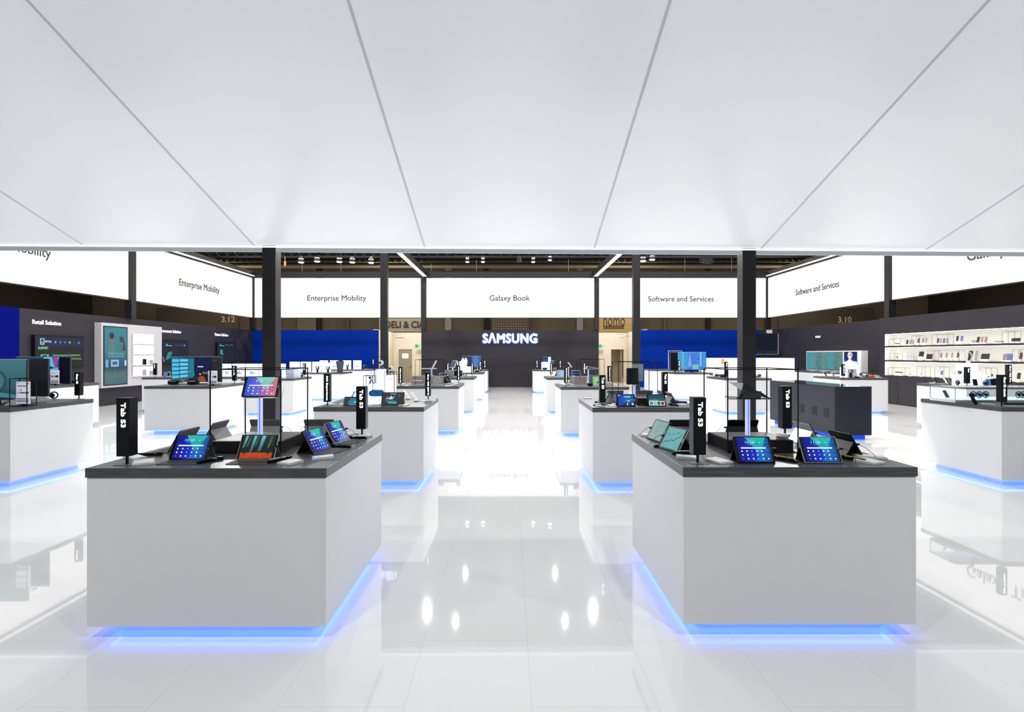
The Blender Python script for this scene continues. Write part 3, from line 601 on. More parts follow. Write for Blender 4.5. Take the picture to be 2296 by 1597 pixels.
    'poster': [('r', 0, 0, 1, 1, ramp_glow('poster_pic', [(0, (55, 105, 115)), (.2, (75, 115, 110)), (.3, (20, 60, 85)), (.55, (60, 125, 135)), (1, (60, 140, 155))], 'Z', .9, .18, (4, 1, 4))),
               ('d', .30, .80, .075, glow(135, 125, 120, .8)), ('p', ((.14, .60), (.2, .72), (.4, .73), (.5, .6), (.44, .52), (.2, .52)), glow(90, 140, 145, .8)), ('d', .31, .85, .06, glow(40, 60, 65, .8)), ('d', .74, .78, .07, glow(130, 120, 115, .8)),
               ('p', ((.64, .84), (.84, .84), (.95, .6), (.78, .58), (.82, .74), (.68, .74)), glow(45, 85, 95, .8)), ('r', 0, .36, 1, .43, glow(30, 90, 140)), ('r', .28, .31, .62, .43, glow(150, 190, 225)), ('r', .34, .34, .56, .40, glow(60, 100, 130)), ('r', .05, .3, .16, .43, glow(120, 170, 220)), ('r', .88, .32, .97, .42, glow(180, 210, 235))],
    'phoneblue': [('r', 0, 0, 1, 1, glow(60, 120, 190))], 'phonepink': [('r', 0, 0, 1, 1, glow(190, 140, 140))],
    'white': [('r', 0, 0, 1, 1, M_cardw)], 'whitepage': [('r', 0, 0, 1, 1, glow(225, 222, 212)), ('s', ((.3, .75), (.5, .8), (.6, .7)), .03, M_txt), ('s', ((.4, .3), (.6, .4), (.7, .25)), .03, M_txt)],
}
def draw(b, des, w_, h, y=0.0, x0=None, z0=0.0):
    """the picture of a screen or print as thin stacked shapes on a w_ x h face looking towards -y"""
    x0 = -w_/2 if x0 is None else x0
    for k, L in enumerate(DES[des]):
        yy = y-.0004*min(k, 6)-.00002*k
        if L[0] == 'r':
            _, a, c, a1, c1, m = L; b.add([(x0+a*w_, yy, z0+c*h), (x0+a1*w_, yy, z0+c*h), (x0+a1*w_, yy, z0+c1*h), (x0+a*w_, yy, z0+c1*h)], [(0, 1, 2, 3)], m)
        elif L[0] == 'd' or L[0] == 'q':
            _, cx, cz, r, m = L; n = 14 if L[0] == 'd' else 8
            sx = h if L[0] == 'd' else w_*.75
            b.add([(x0+cx*w_+math.cos(2*PI*i/n+.39)*r*sx, yy, z0+cz*h+math.sin(2*PI*i/n+.39)*r*sx) for i in range(n)], [tuple(range(n))], m)
        elif L[0] == 'p':
            pts, m = L[1], L[2]; b.add([(x0+p[0]*w_, yy, z0+p[1]*h) for p in pts], [tuple(range(len(pts)))], m)
        else:
            pts, wd, m = L[1], L[2], L[3]
            for p, q in zip(pts[:-1], pts[1:]):
                p = Vector((x0+p[0]*w_, z0+p[1]*h)); q = Vector((x0+q[0]*w_, z0+q[1]*h)); n_ = (q-p).normalized(); n_ = Vector((-n_.y, n_.x))*wd*h/2
                b.add([(p.x-n_.x, yy, p.y-n_.y), (q.x-n_.x, yy, q.y-n_.y), (q.x+n_.x, yy, q.y+n_.y), (p.x+n_.x, yy, p.y+n_.y)], [(0, 1, 2, 3)], m)

# ---------------------------------------------------------------- tablets, laptops, phones
TW, TH = .235, .168
def lean(deg, z=.006): return Matrix.Translation((0, 0, z)) @ Matrix.Rotation(-math.radians(90-deg), 4, 'X')
def f_tab_body(b, deg, w_, h, frame):
    b.M = lean(deg); b.prism([(p[0], p[1]) for p in rrect(w_, h, .010, cz=h/2)], 0, .0065, MATS[frame])
    b.prism(rrect(w_-.004, h-.004, .009, cz=h/2), -.0006, 0, M_black)
    b.box(w_/2-.011, w_/2-.006, -.0009, 0, h/2-.012, h/2+.012, M_chrome)
def f_tab_screen(b, deg, w_, h, des, mx, mz):
    b.M = lean(deg); draw(b, des, w_-2*mx, h-2*mz, -.0016, z0=mz)
def f_stand(b, deg, w_, h, m):
    # folio cover: back flap folded down behind the tablet as a wedge
    t = math.radians(deg); c, s_ = math.cos(t), math.sin(t)
    y1, z1 = h*.62*c+.008*s_, h*.62*s_+.006
    x = w_/2-.002
    b.prism([(y1+.002, z1), (y1+.006, z1-.001), (y1+.064, 0.001), (y1+.058, 0.001)], -x, x, MATS[m], 'x')
    b.prism([(y1+.056, 0), (y1+.056, .004), (.002, .004), (.002, 0)], -x, x, MATS[m], 'x')
    b.M = lean(deg); b.prism(rrect(w_, h, .010, cz=h/2), .0066, .0095, MATS[m])
def f_keyboard(b, w_, d):
    b.prism(rrect(w_+.006, d, .008, cz=-d/2), 0, .0055, M_deck, 'z')
    for j in range(5):
        n = 13 if j else 14
        for i in range(n):
            xx = -w_/2+.012+i*(w_-.024)/n; yy = -.016-j*(d-.03)/5
            b.box(xx, xx+(w_-.024)/n-.003, yy-(d-.03)/5+.003, yy, .0055, .0072, M_keys)
def f_cable(b, s, x1, y1): b.tube([(s*(TW/2), .035, .085), (s*(TW/2+.022), .05, .088), (s*(TW/2+.05), .02, .07), (s*(TW/2+.056), y1*.5, .03), (x1, y1, .012)], .0016, M_black, 6); b.box(s*TW/2-.004, s*TW/2+.014, .028, .042, .078, .09, M_black)
def tablet(lab, loc, rz=0, des='home', kb=True, clock='10:58', deg=60, frame='black_plastic', cable=1, w_=TW, h=TH, mx=.017, mz=.007, cover='grey_cover', cat='tablet'):
    t = thing('tablet', lab, cat, loc, rz)
    part('body', t, f_tab_body, deg, w_, h, frame); sc_ = part('screen', t, f_tab_screen, deg, w_, h, des, mx, mz)
    if des == 'home':
        tm = lettering(sc_, clock, (0, 0, 0), width=.056, height=.017, m=glow(175, 225, 245), extrude=.0002, name='clock_digits'); tm.matrix_local = lean(deg) @ Matrix.Translation((-.018, -.0052, h*.765)) @ Matrix.Rotation(PI/2, 4, 'X')
    part('folio_cover', t, f_stand, deg, w_, h, cover)
    if kb: part('keyboard', t, f_keyboard, w_, .125)
    if cable: part('cable', t, f_cable, cable, cable*(w_/2+.05), -.045)
    return t
def f_bar(b, L): b.box(-.013, .013, -L/2, L/2, 0, .014, M_black); b.box(-.009, .009, -L/2+.01, L/2-.05, .014, .018, M_black); b.box(-.012, .012, L/2-.03, L/2, .014, .022, M_black)
def f_pen(b, L, m): b.tube([(0, -L/2+.015, .022), (0, -L/2+.03, .022), (0, L/2-.035, .022)], .0042, MATS[m], 8)
paint(196, 170, 60); paint(190, 192, 196)
def pen_bar(lab, loc, rz, pen=None, L=.15):
    t = thing('pen_rest', lab, 'pen holder', loc, rz); part('rest', t, f_bar, L)
    if pen: part('pen', t, f_pen, L, pen)
def f_card_base(b, w_, d): b.prism([(-d/2, 0), (d/2, 0), (d/2, .016), (-d/2, .010)], -w_/2, w_/2, M_acryl, 'x')
def f_card(b, w_, d): b.M = Matrix.Translation((0, 0, .0135)) @ Matrix.Rotation(math.atan2(.006, d), 4, 'X'); b.box(-w_/2+.006, w_/2-.006, -d/2+.012, d/2-.004, 0, .0012, M_cardw); b.box(-w_/2+.02, w_/2-.05, d/2-.03, d/2-.026, .0012, .0014, paint(120, 120, 125)); b.box(-w_/2+.02, w_/2-.03, d/2-.045, d/2-.043, .0012, .0014, paint(150, 150, 155))
def card(lab, loc, rz=0, w_=.115, d=.125, n=0):
    t = thing('price_card', lab, 'card', loc, rz); part('block', t, f_card_base, w_, d); part('card', t, f_card, w_, d)
def f_sbox(b, s, h): b.box(-s/2, s/2, -s/2, s/2, .055, .055+h, M_black); b.box(-s/2+.002, s/2-.002, -s/2+.002, s/2-.002, .055+h, .056+h, M_deck)
def f_spole(b): b.box(-.006, .006, -.006, .006, .002, .056, M_blackm)
def f_sbase(b): b.box(-.055, .055, -.045, .045, 0, .003, M_deck)
def totem(lab, txt, loc, rz=0, h=.345, face='front', frac=.42):
    """small black pylon whose lit letters run down its face"""
    t = thing('pylon_sign', lab, 'sign', loc, rz, 'black pylons with glowing names')
    part('base_plate', t, f_sbase); part('pole', t, f_spole); part('box', t, f_sbox, .076, h)
    hh = h*frac
    lettering(t, txt, (0.004, -.0395, .055+h*(.95-frac/2)-.01), (PI/2, PI/2, 0), width=hh, height=.026, m=M_sign, extrude=.0008, bold=.02)
    return t
def f_frame(b, x, y, z, r, z0):
    for a in (-x, x):
        for c in (-y, y): b.box(a-r, a+r, c-r, c+r, z0, z, M_black)
    for a in (-x, x): b.box(a-r, a+r, -y, y, z-2*r, z, M_black); b.box(a-r, a+r, -y, y, z0, z0+2*r, M_black)
    for c in (-y, y): b.box(-x, x, c-r, c+r, z-2*r, z, M_black); b.box(-x, x, c-r, c+r, z0, z0+2*r, M_black)
def wire_frame(lab, x0, x1, y0, y1, z, r=.0035, z0=HT):
    b = MB(); f_frame(b, (x1-x0)/2, (y1-y0)/2, z-z0, r, 0.0); o = b.build('wire_frame'); o.location = ((x0+x1)/2, (y0+y1)/2, z0)
    return tag(o, lab, 'frame')
def riser(lab, x0, x1, y0, y1, h=.08):
    t = thing('riser', lab, 'riser', ((x0+x1)/2, (y0+y1)/2, HT)); ex, ey = (x1-x0)/2, (y1-y0)/2
    b = MB(); b.box(-ex, ex, -ey, ey, 0, h, M_blackm); b.build('box', t, bevel=.001)
    b = MB(); b.box(-ex+.012, ex-.012, -ey+.012, ey-.012, h, h+.002, M_black); b.build('top_panel', t)
def post(lab, x, y, z0, z1, s=.013):
    b = MB(); b.box(-s, -s*.25, -s, s, 0, z1-z0, M_lpost); b.box(-s*.25, s*.35, -s*.8, s*.8, 0, z1-z0, mat('post_core', (.05, .1, .5), .2, em=(.10, .2, 1), es=.7)); b.box(s*.35, s, -s, s, 0, z1-z0, M_lpost)
    b.box(-s*2, s*2, -s*2, s*2, z1-z0-.006, z1-z0, M_acryl)
    o = b.build('display_post'); o.location = (x, y, z0); return tag(o, lab, 'stand')
def f_lap_base(b, w_, d, m): b.prism(rrect(w_, d, .008, cz=-d/2), 0, .009, MATS[m], 'z'); [b.box(-w_/2+.02+i*(w_-.04)/13, -w_/2+.02+(i+1)*(w_-.04)/13-.003, -.03-j*.02-.016, -.03-j*.02, .009, .0105, M_keys) for i in range(13) for j in range(4)]
def f_lap_lid(b, deg, w_, h, m): b.M = lean(deg); b.prism(rrect(w_, h, .008, cz=h/2), 0, .005, MATS[m])
def f_lap_scr(b, deg, w_, h, des): b.M = lean(deg); b.box(-w_/2+.004, w_/2-.004, -.0008, 0, .004, h-.004, MATS['silver_case']); draw(b, des, w_-.022, h-.03, -.002, z0=.016)
mat('silver_case', (.62, .63, .65), .3, .3); mat('dark_case', (.03, .032, .04), .35)
def laptop(lab, loc, rz=0, des='taupe', deg=70, case='silver_case', w_=.30, h=.20, base=True):
    t = thing('laptop', lab, 'laptop', loc, rz)
    if base: part('keyboard_base', t, f_lap_base, w_, .19, case)
    part('lid', t, f_lap_lid, deg, w_, h, case); part('screen', t, f_lap_scr, deg, w_, h, des)
    return t
def f_ph(b, deg, m): b.M = lean(deg, .012); b.prism(rrect(.075, .152, .010, cz=.076), 0, .0075, MATS[m])
def f_ph_scr(b, deg, des): b.M = lean(deg, .012); draw(b, des, .067, .13, -.0012, z0=.011)
def f_ph_st(b, deg): b.box(-.03, .03, -.03, .05, 0, .004, M_black); b.M = lean(deg, .004); b.box(-.018, .018, .008, .016, 0, .09, M_black)
def phone(lab, loc, rz=0, deg=65, case='black_plastic', des='dark', group=None):
    t = thing('phone', lab, 'phone', loc, rz, group); part('body', t, f_ph, deg, case); part('screen', t, f_ph_scr, deg, des); part('stand', t, f_ph_st, deg); return t
def tv(lab, cx, y, z0, w_, h, des='dark', rz=0, legs=True, frame='dark_case', base_z=HT, feet=True):
    t = thing('television', lab, 'television', (cx, y, base_z), rz)
    b = MB(); b.box(-w_/2, w_/2, 0, .035, z0-base_z, z0-base_z+h, MATS[frame]); b.build('cabinet', t, bevel=.003)
    b = MB(); draw(b, des, w_-.02, h-.025, -.001, z0=z0-base_z+.014); b.build('screen', t)
    b = MB(); c0 = z0-base_z; b.box(-w_/2, w_/2, -.004, 0, c0+h-.008, c0+h, MATS['silver_case'] if frame == 'dark_case' else MATS[frame]); b.build('bezel', t)
    if not feet and z0 > base_z+.02:
        b = MB(); b.box(-.03, .03, .01, .03, 0, z0-base_z, M_blackm); b.box(-.08, .08, -.04, .08, 0, .006, M_blackm); b.build('support', t)
    if feet:
        b = MB(); b.box(-.05, .05, .01, .03, 0, z0-base_z+.02, M_blackm); b.box(-.2, .2, -.05, .1, 0, .008, M_blackm); b.build('support', t)
        for s in (-1, 1):
            b = MB(); x = s*w_*.32
            b.prism([(-.16, 0), (-.14, .012), (.0, z0-base_z+.01), (.03, z0-base_z+.01), (.16, .012), (.18, 0)], x-.01, x+.01, MATS['silver_case'], 'x'); b.build('foot', t)
    return t
def board(lab, loc, w_, h, des, rz=0, framed=False):
    t = thing('info_board', lab, 'information board', loc, rz)
    b = MB(); b.box(-w_/2, w_/2, 0, .006, .03, .03+h, M_cardw); b.box(-w_/2-.01, w_/2+.01, -.04, .05, 0, .004, M_black); b.box(-.03, .03, .006, .02, 0, .12, M_black); b.build('stand', t)
    b = MB(); draw(b, des, w_, h, -.0015, z0=.03); b.build('print', t)
    if framed: b = MB(); f_frame(b, w_/2+.02, .07, h+.075, .004, 0); b.build('wire_guard', t)
def litblock(lab, x, y, w_, h, d=None, z0=HT, text=True):
    t = thing('glowing_block', lab, 'display block', (x, y, z0)); d = d or w_
    b = MB(); b.box(-w_/2, w_/2, -d/2, d/2, 0, h, M_lblock); b.build('block', t, bevel=.003)
    b = MB(); e = .002; c = paint(150, 170, 240); b.box(-w_/2-e, -w_/2+e, -d/2-e, -d/2+e, 0, h, c); b.box(w_/2-e, w_/2+e, -d/2-e, -d/2+e, 0, h, c)
    if text: b.box(-w_*.25, w_*.25, -d/2-.001, -d/2, h*.86, h*.86+.005, paint(150, 160, 190))
    b.build('edge_line', t)
def f_cambody(b):
    b.lathe([(.001, -.042)]+[(.042*math.sin(a), -.042*math.cos(a)) for a in [i*PI/10 for i in range(1, 10)]]+[(.001, .042)], M_cardw, 18)
def f_camlens(b):
    b.M = Matrix.Translation((-.014, -.034, 0)) @ Matrix.Rotation(PI/2, 4, 'X') @ Matrix.Rotation(-.3, 4, 'Y'); b.lathe([(.020, -.006), (.020, .004), (.014, .009), (.001, .012)], M_black, 16)
def f_camlegs(b):
    for a in (.6, 2.6, 4.7): b.tube([(0, 0, -.03), (.028*math.cos(a), .028*math.sin(a), -.075), (.052*math.cos(a), .052*math.sin(a), -.108)], .008, mat('tripod_blue_grey', (.05, .10, .16), .4), 8)
def camera360(lab, loc, s=1.0):
    t = thing('round_camera', lab, 'camera', (loc[0], loc[1], loc[2]+.11*s), 0, 'round white cameras on tripods')
    t.scale = (s, s, s); part('body', t, f_cambody, smooth=True); part('lens', t, f_camlens, smooth=True); part('tripod', t, f_camlegs)
def f_hbody(b, m):
    b.prism(rrect(.20, .095, .042, 6, cz=.055), -.05, .04, MATS[m]); b.prism(rrect(.17, .07, .03, 6, cz=.055), -.062, -.05, M_black)
def f_hstrap(b, m):
    b.tube([(-.095, .02, .06), (-.10, .10, .07), (-.05, .17, .06), (.05, .17, .06), (.10, .10, .07), (.095, .02, .06)], .014, MATS[m], 8)
def headset(lab, loc, rz=0, m='black_plastic'):
    t = thing('headset', lab, 'headset', loc, rz); part('visor', t, f_hbody, m); part('strap', t, f_hstrap, 'black_matte')
    b = MB(); b.box(-.07, .07, -.066, -.061, .075, .085, M_chrome); b.build('trim_strip', t)
def f_wband(b, m):
    n = 22; b.tube([(.034*math.cos(2*PI*i/n), 0, .045+.034*math.sin(2*PI*i/n)) for i in range(n+1)], .007, MATS[m], 8)
def f_wdial(b): b.M = Matrix.Translation((-.012, -.010, .04)) @ Matrix.Rotation(PI/2-.3, 4, 'X'); b.lathe([(.024, -.004), (.026, .004), (.022, .008)], M_chrome, 18); b.lathe([(.021, .0081), (.001, .0086)], M_black, 18)
def watch(lab, loc, rz=0, m='black_matte', s=1.0, group=None):
    t = thing('watch', lab, 'watch', loc, rz, group); t.scale = (s, s, s); part('band', t, f_wband, m, smooth=True); part('dial', t, f_wdial)
    b = MB(); b.box(-.02, .02, -.015, .015, 0, .003, M_acryl); b.box(-.006, .006, -.004, .004, 0, .012, M_acryl); b.build('stand', t)

# ================================================================ first counter on the left
tablet('tablet with a blue home screen on a grey keyboard, beside the Tab S3 pylon', (-2.003, 3.43, HT), 0, 'home')
tablet('tablet with a dark striped picture and orange bottom, on a grey keyboard', (-1.585, 3.43, HT), 0, 'orange', frame='silver_case')
tablet('tablet facing the aisle with green home screen, nearer of the two', (-1.275, 3.76, HT), 78, 'home', frame='black_plastic', cable=1, cover='black_matte')
tablet('tablet facing the aisle with blue home screen, farther of the two', (-1.262, 4.165, HT), 78, 'home', frame='silver_case', cable=1, cover='black_matte')
tablet('tablet turned away, grey back, behind the blue home screen tablet', (-2.285, 3.80, HT), -90, 'dark', cover='grey_cover', cable=-1)
tablet('tablet turned away, grey back, farther one near the counter edge', (-2.29, 4.22, HT), -90, 'dark', cable=-1)
tablet('grey tablet back seen behind the lit post of the left counter', (-1.925, 4.42, HT), 180, 'dark', cable=-1)
tablet('grey tablet back seen beside the oval rest, left counter', (-1.50, 4.42, HT), 180, 'dark', cable=1)
riser('low black tray in the middle of the nearest left counter', -1.99, -1.525, 3.68, 4.15)
wire_frame('thin black wire frame standing round the left black tray', -1.992, -1.523, 3.672, 4.158, 1.563)
post('lit blue white post carrying the raised pink screen tablet', -1.745, 3.86, 1.08, 1.37)
t = thing('tablet', 'raised tablet with a pink and blue home screen on the lit post', 'tablet', (-1.663, 3.665, 1.372), 3)
b = MB(); f_tab_body(b, 62, .238, .152, 'black_plastic'); b.build('body', t); b = MB(); f_tab_screen(b, 62, .238, .152, 'homepink', .018, .008); sc_ = b.build('screen', t)
tm = lettering(sc_, '6:58', (0, 0, 0), width=.045, height=.017, m=glow(200, 215, 240), extrude=.0002, name='clock_digits'); tm.matrix_local = lean(62) @ Matrix.Translation((-.018, -.0052, .118)) @ Matrix.Rotation(PI/2, 4, 'X')
b = MB(); b.box(-.10, -.02, .0, .22, -.004, .002, M_acryl); b.box(.03, .10, -.012, .05, -.002, .006, M_cardw); b.build('cradle', t)
b = MB(); b.tube([(.118, .05, .1), (.14, .05, .098), (.145, .05, .06), (.125, .06, .0), (.10, .1, -.05)], .0015, M_cardw, 6); b.build('cable', t)
totem('pylon sign reading Tab S3 at the outer front corner of the left counter', 'Tab S3', (-2.296, 3.315, HT))
totem('pylon sign reading Tab S3 at the far aisle corner of the left counter', 'Tab S3', (-1.208, 4.51, HT))
card('white price card lying in front of the left Tab S3 pylon', P(322, 1039), 32)
card('white price card just behind the left Tab S3 pylon pole', P(303, 1028), 60, .08, .13)
card('clear price block right of the striped picture tablet', P(651, 1039), -28, .105, .11)
card('clear price block in front of the nearer aisle facing tablet', P(724, 1028), -70, .085, .13)
card('white price card under the far Tab S3 pylon of the left counter', P(812, 980.5), -60, .09, .14)
card('white price card behind the farther aisle facing tablet', P(783, 976), -60, .09, .12)
pen_bar('black pen rest beside the left blue home screen tablet', P(471, 1036), -28, None, .16)
pen_bar('black pen rest with a silver pen beside the striped picture tablet', P(627, 1035), -32, 'paint_190_192_196_0.50', .16)
pen_bar('black pen rest between the two aisle facing tablets, left counter', P(764, 1004), 82, None)
pen_bar('black pen rest below the far Tab S3 pylon, left counter', P(801, 984), 84, None)
pen_bar('black pen rest lying behind the left front price cards', P(326, 1022), -82, None, .2)
b = MB(); b.M = Matrix.Rotation(.25, 4, 'X'); b.prism(rrect(.05, .10, .024, 8, cz=.05), 0, .006, mat('oval_grey', (.18, .18, .19), .35)); b.box(-.03, .03, -.02, .04, 0, .004, M_black)
o = b.build('oval_rest'); o.location = (-1.43, 3.98, HT+.003); tag(o, 'upright grey oval charging rest behind the aisle tablets', 'charger')
# ================================================================ first counter on the right
tablet('tablet with blue home screen showing 10:58, right counter', (1.49, 3.34, HT), 0, 'home', kb=False, cover='black_matte', w_=.23)
tablet('tablet with blue home screen and silver rim, near the right counter corner', (1.895, 3.34, HT), 0, 'home', kb=False, frame='silver_case', cover='black_matte', w_=.23, clock='11:58')
tablet('tablet facing the aisle with a black scribble drawing', (1.085, 3.81, HT), -72, 'sketch', kb=False, frame='silver_case', cover='black_matte', cable=-1)
tablet('tablet facing the aisle with a faint grey drawing', (1.092, 4.23, HT), -78, 'lines', kb=False, cover='black_matte', cable=-1)
tablet('tablet back half hidden behind the Tab S3 pylon, right counter', (1.36, 4.40, HT), 180, 'dark', kb=False, cable=1, cover='dark_case')
tablet('dark tablet back behind the lit post of the right counter', (1.82, 4.40, HT), 180, 'dark', kb=False, cable=1, cover='black_plastic')
tablet('tablet turned away with a silver back, far right of the tray', (2.27, 4.16, HT), 92, 'dark', kb=False, cable=-1, cover='silver_case')
tablet('tablet turned away with a black back, behind the silver rimmed tablet', (2.26, 3.66, HT), 92, 'dark', kb=False, cable=-1, cover='black_plastic')
riser('low black tray in the middle of the nearest right counter', 1.475, 1.915, 3.74, 4.13)
wire_frame('thin black wire frame standing round the right black tray', 1.455, 1.925, 3.70, 4.15, 1.563)
post('lit blue white post carrying the folded black cover', 1.70, 3.96, 1.08, 1.345)
t = thing('folded_cover', 'black folding tablet cover spread like a roof on the lit post', 'cover', (1.70, 3.93, 1.345))
b = MB(); b.add([(-.17, -.07, .0), (.13, -.07, 0), (.13, .10, .0), (-.14, .10, .01), (-.17, -.07, .003), (.13, -.07, .003), (.13, .1, .003), (-.14, .1, .013)], [(0,3,2,1),(4,5,6,7),(0,1,5,4),(1,2,6,5),(2,3,7,6),(3,0,4,7)], M_grey); b.build('base_flap', t)
b = MB(); b.prism([(-.12, .004), (-.055, .058), (.055, .052), (.125, .004), (.112, .004), (.05, .046), (-.05, .052), (-.105, .004)], -.06, -.056, M_blackm)
b.add([(-.115, -.08, .004), (.045, -.08, .002), (.085, .0, .05), (-.055, .0, .058), (-.115, -.08, .007), (.045, -.08, .005), (.085, .0, .053), (-.055, .0, .061)], [(0,3,2,1),(4,5,6,7),(0,1,5,4),(1,2,6,5),(2,3,7,6),(3,0,4,7)], M_black); b.build('front_flap', t)
b = MB(); b.add([(-.055, .0, .055), (.135, -.05, .002), (.14, .03, .002), (-.01, .05, .105), (-.055, .0, .059), (.135, -.05, .006), (.14, .03, .006), (-.01, .05, .109)], [(0,3,2,1),(4,5,6,7),(0,1,5,4),(1,2,6,5),(2,3,7,6),(3,0,4,7)], M_black); b.build('side_flap', t)
b = MB(); b.add([(-.055, .0, .06), (-.135, .03, .115), (-.02, .06, .105), (-.055, .004, .064), (-.135, .034, .119), (-.02, .064, .109)], [(0,1,2),(3,5,4),(0,3,4,1),(1,4,5,2),(2,5,3,0)], mat('silver_back', (.45, .47, .48), .35)); b.build('silver_panel', t)
totem('pylon sign reading Tab S3 at the aisle front corner of the right counter', 'Tab S3', (1.14, 3.365, HT))
totem('pylon sign reading Tab S3 at the far outer corner of the right counter', 'Tab S3', (2.255, 4.54, HT))
card('white price card under the front Tab S3 pylon of the right counter', P(1541, 1027.5), 80, .09, .13)
card('white price card between the pylon and the 10:58 tablet', P(1611, 1036), 26, .105, .13)
card('white price card with jagged edge beside the silver rimmed tablet', P(1949, 1037), 26, .105, .13)
card('white price card at the far right corner of the right counter', P(1950, 1026.5), 80, .09, .17)
card('white price card behind the faint drawing tablet', P(1462, 979), 60, .10, .16)
card('white price card below the far outer Tab S3 pylon', P(1775, 979), 60, .09, .14)
pen_bar('black pen rest with a yellow pen, right of the 10:58 tablet', P(1757, 1033), 30, 'paint_196_170_60_0.50', .17)
pen_bar('black pen rest with a yellow pen, beside the jagged price card', P(1913, 1033), 30, 'paint_196_170_60_0.50', .17)
pen_bar('black pen rest with a silver pen before the scribble tablet', P(1537, 1019), -84, 'paint_190_192_196_0.50', .18)
pen_bar('black pen rest below the faint drawing tablet', P(1481, 1003), -86, None, .1)
pen_bar('black pen rest near the far outer pylon of the right counter', P(1788, 982), 70, None, .12)
# ================================================================ second counter of the left aisle row (glowing blocks)
totem('pylon sign reading 360 Experience at the outer corner of the glowing block counter', '360 Experience', P(734.5, 911), 0, .36, frac=.86)
totem('pylon sign reading Gear 360 (2017) at the far aisle corner of the glowing block counter', 'Gear 360 (2017)', P(960, 896.5), 0, .345, frac=.88)
Y = 7.75
litblock('tallest glowing block with a round camera, middle of three', PX(855, Y), Y, .115, PZ(828, Y)-1.0)
camera360('round white camera on the tallest glowing block', (PX(855, Y), Y, PZ(828, Y)), .82)
litblock('middle height glowing block with a round camera, nearest the aisle', PX(877, 7.5), 7.5, .12, PZ(841.5, 7.5)-1.0)
camera360('round white camera on the glowing block nearest the aisle', (PX(877, 7.5), 7.5, PZ(841.5, 7.5)), .82)
litblock('low wide glowing block carrying a camera and a blue headset', PX(841, 7.35), 7.33, .215, PZ(888, 7.35)-1.0, .13)
litblock('narrow glowing block under the lowest round camera', PX(832, 7.5), 7.52, .11, PZ(861, 7.52)-1.0)
camera360('round white camera on the lowest of the three glowing blocks', (PX(832, 7.52), 7.52, PZ(861, 7.52)), .78)
wire_frame('thin wire frame around the lowest round camera', PX(821, 7.6), PX(842, 7.6), 7.45, 7.6, PZ(841.5, 7.6), .003)
wire_frame('thin wire frame behind the tallest glowing block', PX(844, 7.95), PX(867, 7.95), 7.83, 8.0, PZ(800, 7.85), .003)
wire_frame('thin wire frame around the block nearest the aisle', PX(867, 7.55), PX(888, 7.55), 7.42, 7.58, PZ(833, 7.55), .003)
b = MB(); b.prism(rrect(.20, .075, .035, 6, cz=.038), -.04, .04, mat('headset_blue', (.005, .09, .22), .15, em=(.0, .1, .35), es=.25)); b.prism([(p[0]-.045, p[1]) for p in rrect(.035, .035, .017, 5, cz=.038)], -.042, -.04, glow(20, 90, 160)); b.prism([(p[0]+.045, p[1]) for p in rrect(.035, .035, .017, 5, cz=.038)], -.042, -.04, glow(20, 90, 160)); b.box(-.07, .07, -.03, .03, .078, .084, paint(30, 60, 110))
o = b.build('blue_headset'); o.location = (PX(845, 7.3), 7.31, PZ(888, 7.35)); tag(o, 'blue goggle headset resting on the low glowing block', 'headset')
tablet('dark tablet with a colourful graphic and round button, before the glowing blocks', (PX(879, 7.12), 7.12, HT), 0, 'cards', kb=False, cable=0, w_=.29, h=.185, frame='dark_case', mx=.006, mz=.006, cat='tablet')
tablet('grey framed tablet with a blue picture, left behind the pylon', (PX(790, 7.08), 7.08, HT), 0, 'bluepic', kb=False, cable=0, w_=.235, h=.125, frame='dark_case', mx=.006, mz=.006)
tablet('dark tablet turned outward with a pale blue picture, glowing block counter', (PX(777, 7.5), 7.55, HT), -72, 'aqua', kb=False, cable=0)
for k, (px, py, lb) in enumerate(((917, 896, 'white handset leaning on a stand, nearer the blocks'), (935, 901, 'white handset leaning on a stand, at the counter edge'))):
    phone(lb, P(px, py), 62, 52, 'silver_case', 'whitepage')
card('clear card holder beside the 360 Experience pylon', P(742, 908), 40, .1, .13)
card('clear card holder between the pylon and the blue picture tablet', P(770, 908.5), 20, .1, .12)
card('clear card holder right of the colourful graphic tablet', P(905, 910), -20, .1, .12)
card('clear card holder under the Gear 360 pylon', P(958, 900), -50, .12, .2)
card('clear card holder in front of the low glowing block', P(842, 909), 0, .1, .12)
# ================================================================ second counter of the right aisle row
def frame_y(px0, px1, py, y0): return (PX(px0, y0), PX(px1, y0))
totem('pylon sign reading Tab S3 at the aisle corner of the second right counter', 'Tab S3', P(1350, 912), 0, .345)
totem('pylon sign reading Tab S3 at the far outer corner of the second right counter', 'Tab S3', P(1490, 895), 0, .345)
tablet('tablet showing a blue game screen, second right counter', (PX(1405, 7.0), 7.0, HT), 0, 'game', kb=False, cover='black_matte', cable=0)
tablet('tablet showing a web page with small pictures, second right counter', (PX(1474, 7.0), 7.0, HT), 0, 'page', kb=False, cover='black_matte', cable=0)
tablet('brown backed tablet facing the aisle behind the second Tab S3 pylon', (PX(1350, 7.25), 7.4, HT), -78, 'lines', kb=False, cover='silver_case', cable=0)
tablet('dark tablet back left of the raised black tablet', (PX(1377, 7.9), 7.9, HT), 180, 'dark', kb=False, cable=0, cover='grey_cover')
tablet('dark tablet back right of the raised black tablet', (PX(1442, 7.9), 7.9, HT), 180, 'dark', kb=False, cable=0, cover='grey_cover')
tablet('grey tablet facing the outer side, farther, second right counter', (PX(1492, 7.85), 7.85, HT), 92, 'dark', kb=False, cable=0)
tablet('grey tablet facing the outer side, nearer, second right counter', (PX(1512, 7.45), 7.45, HT), 92, 'dark', kb=False, cable=0)
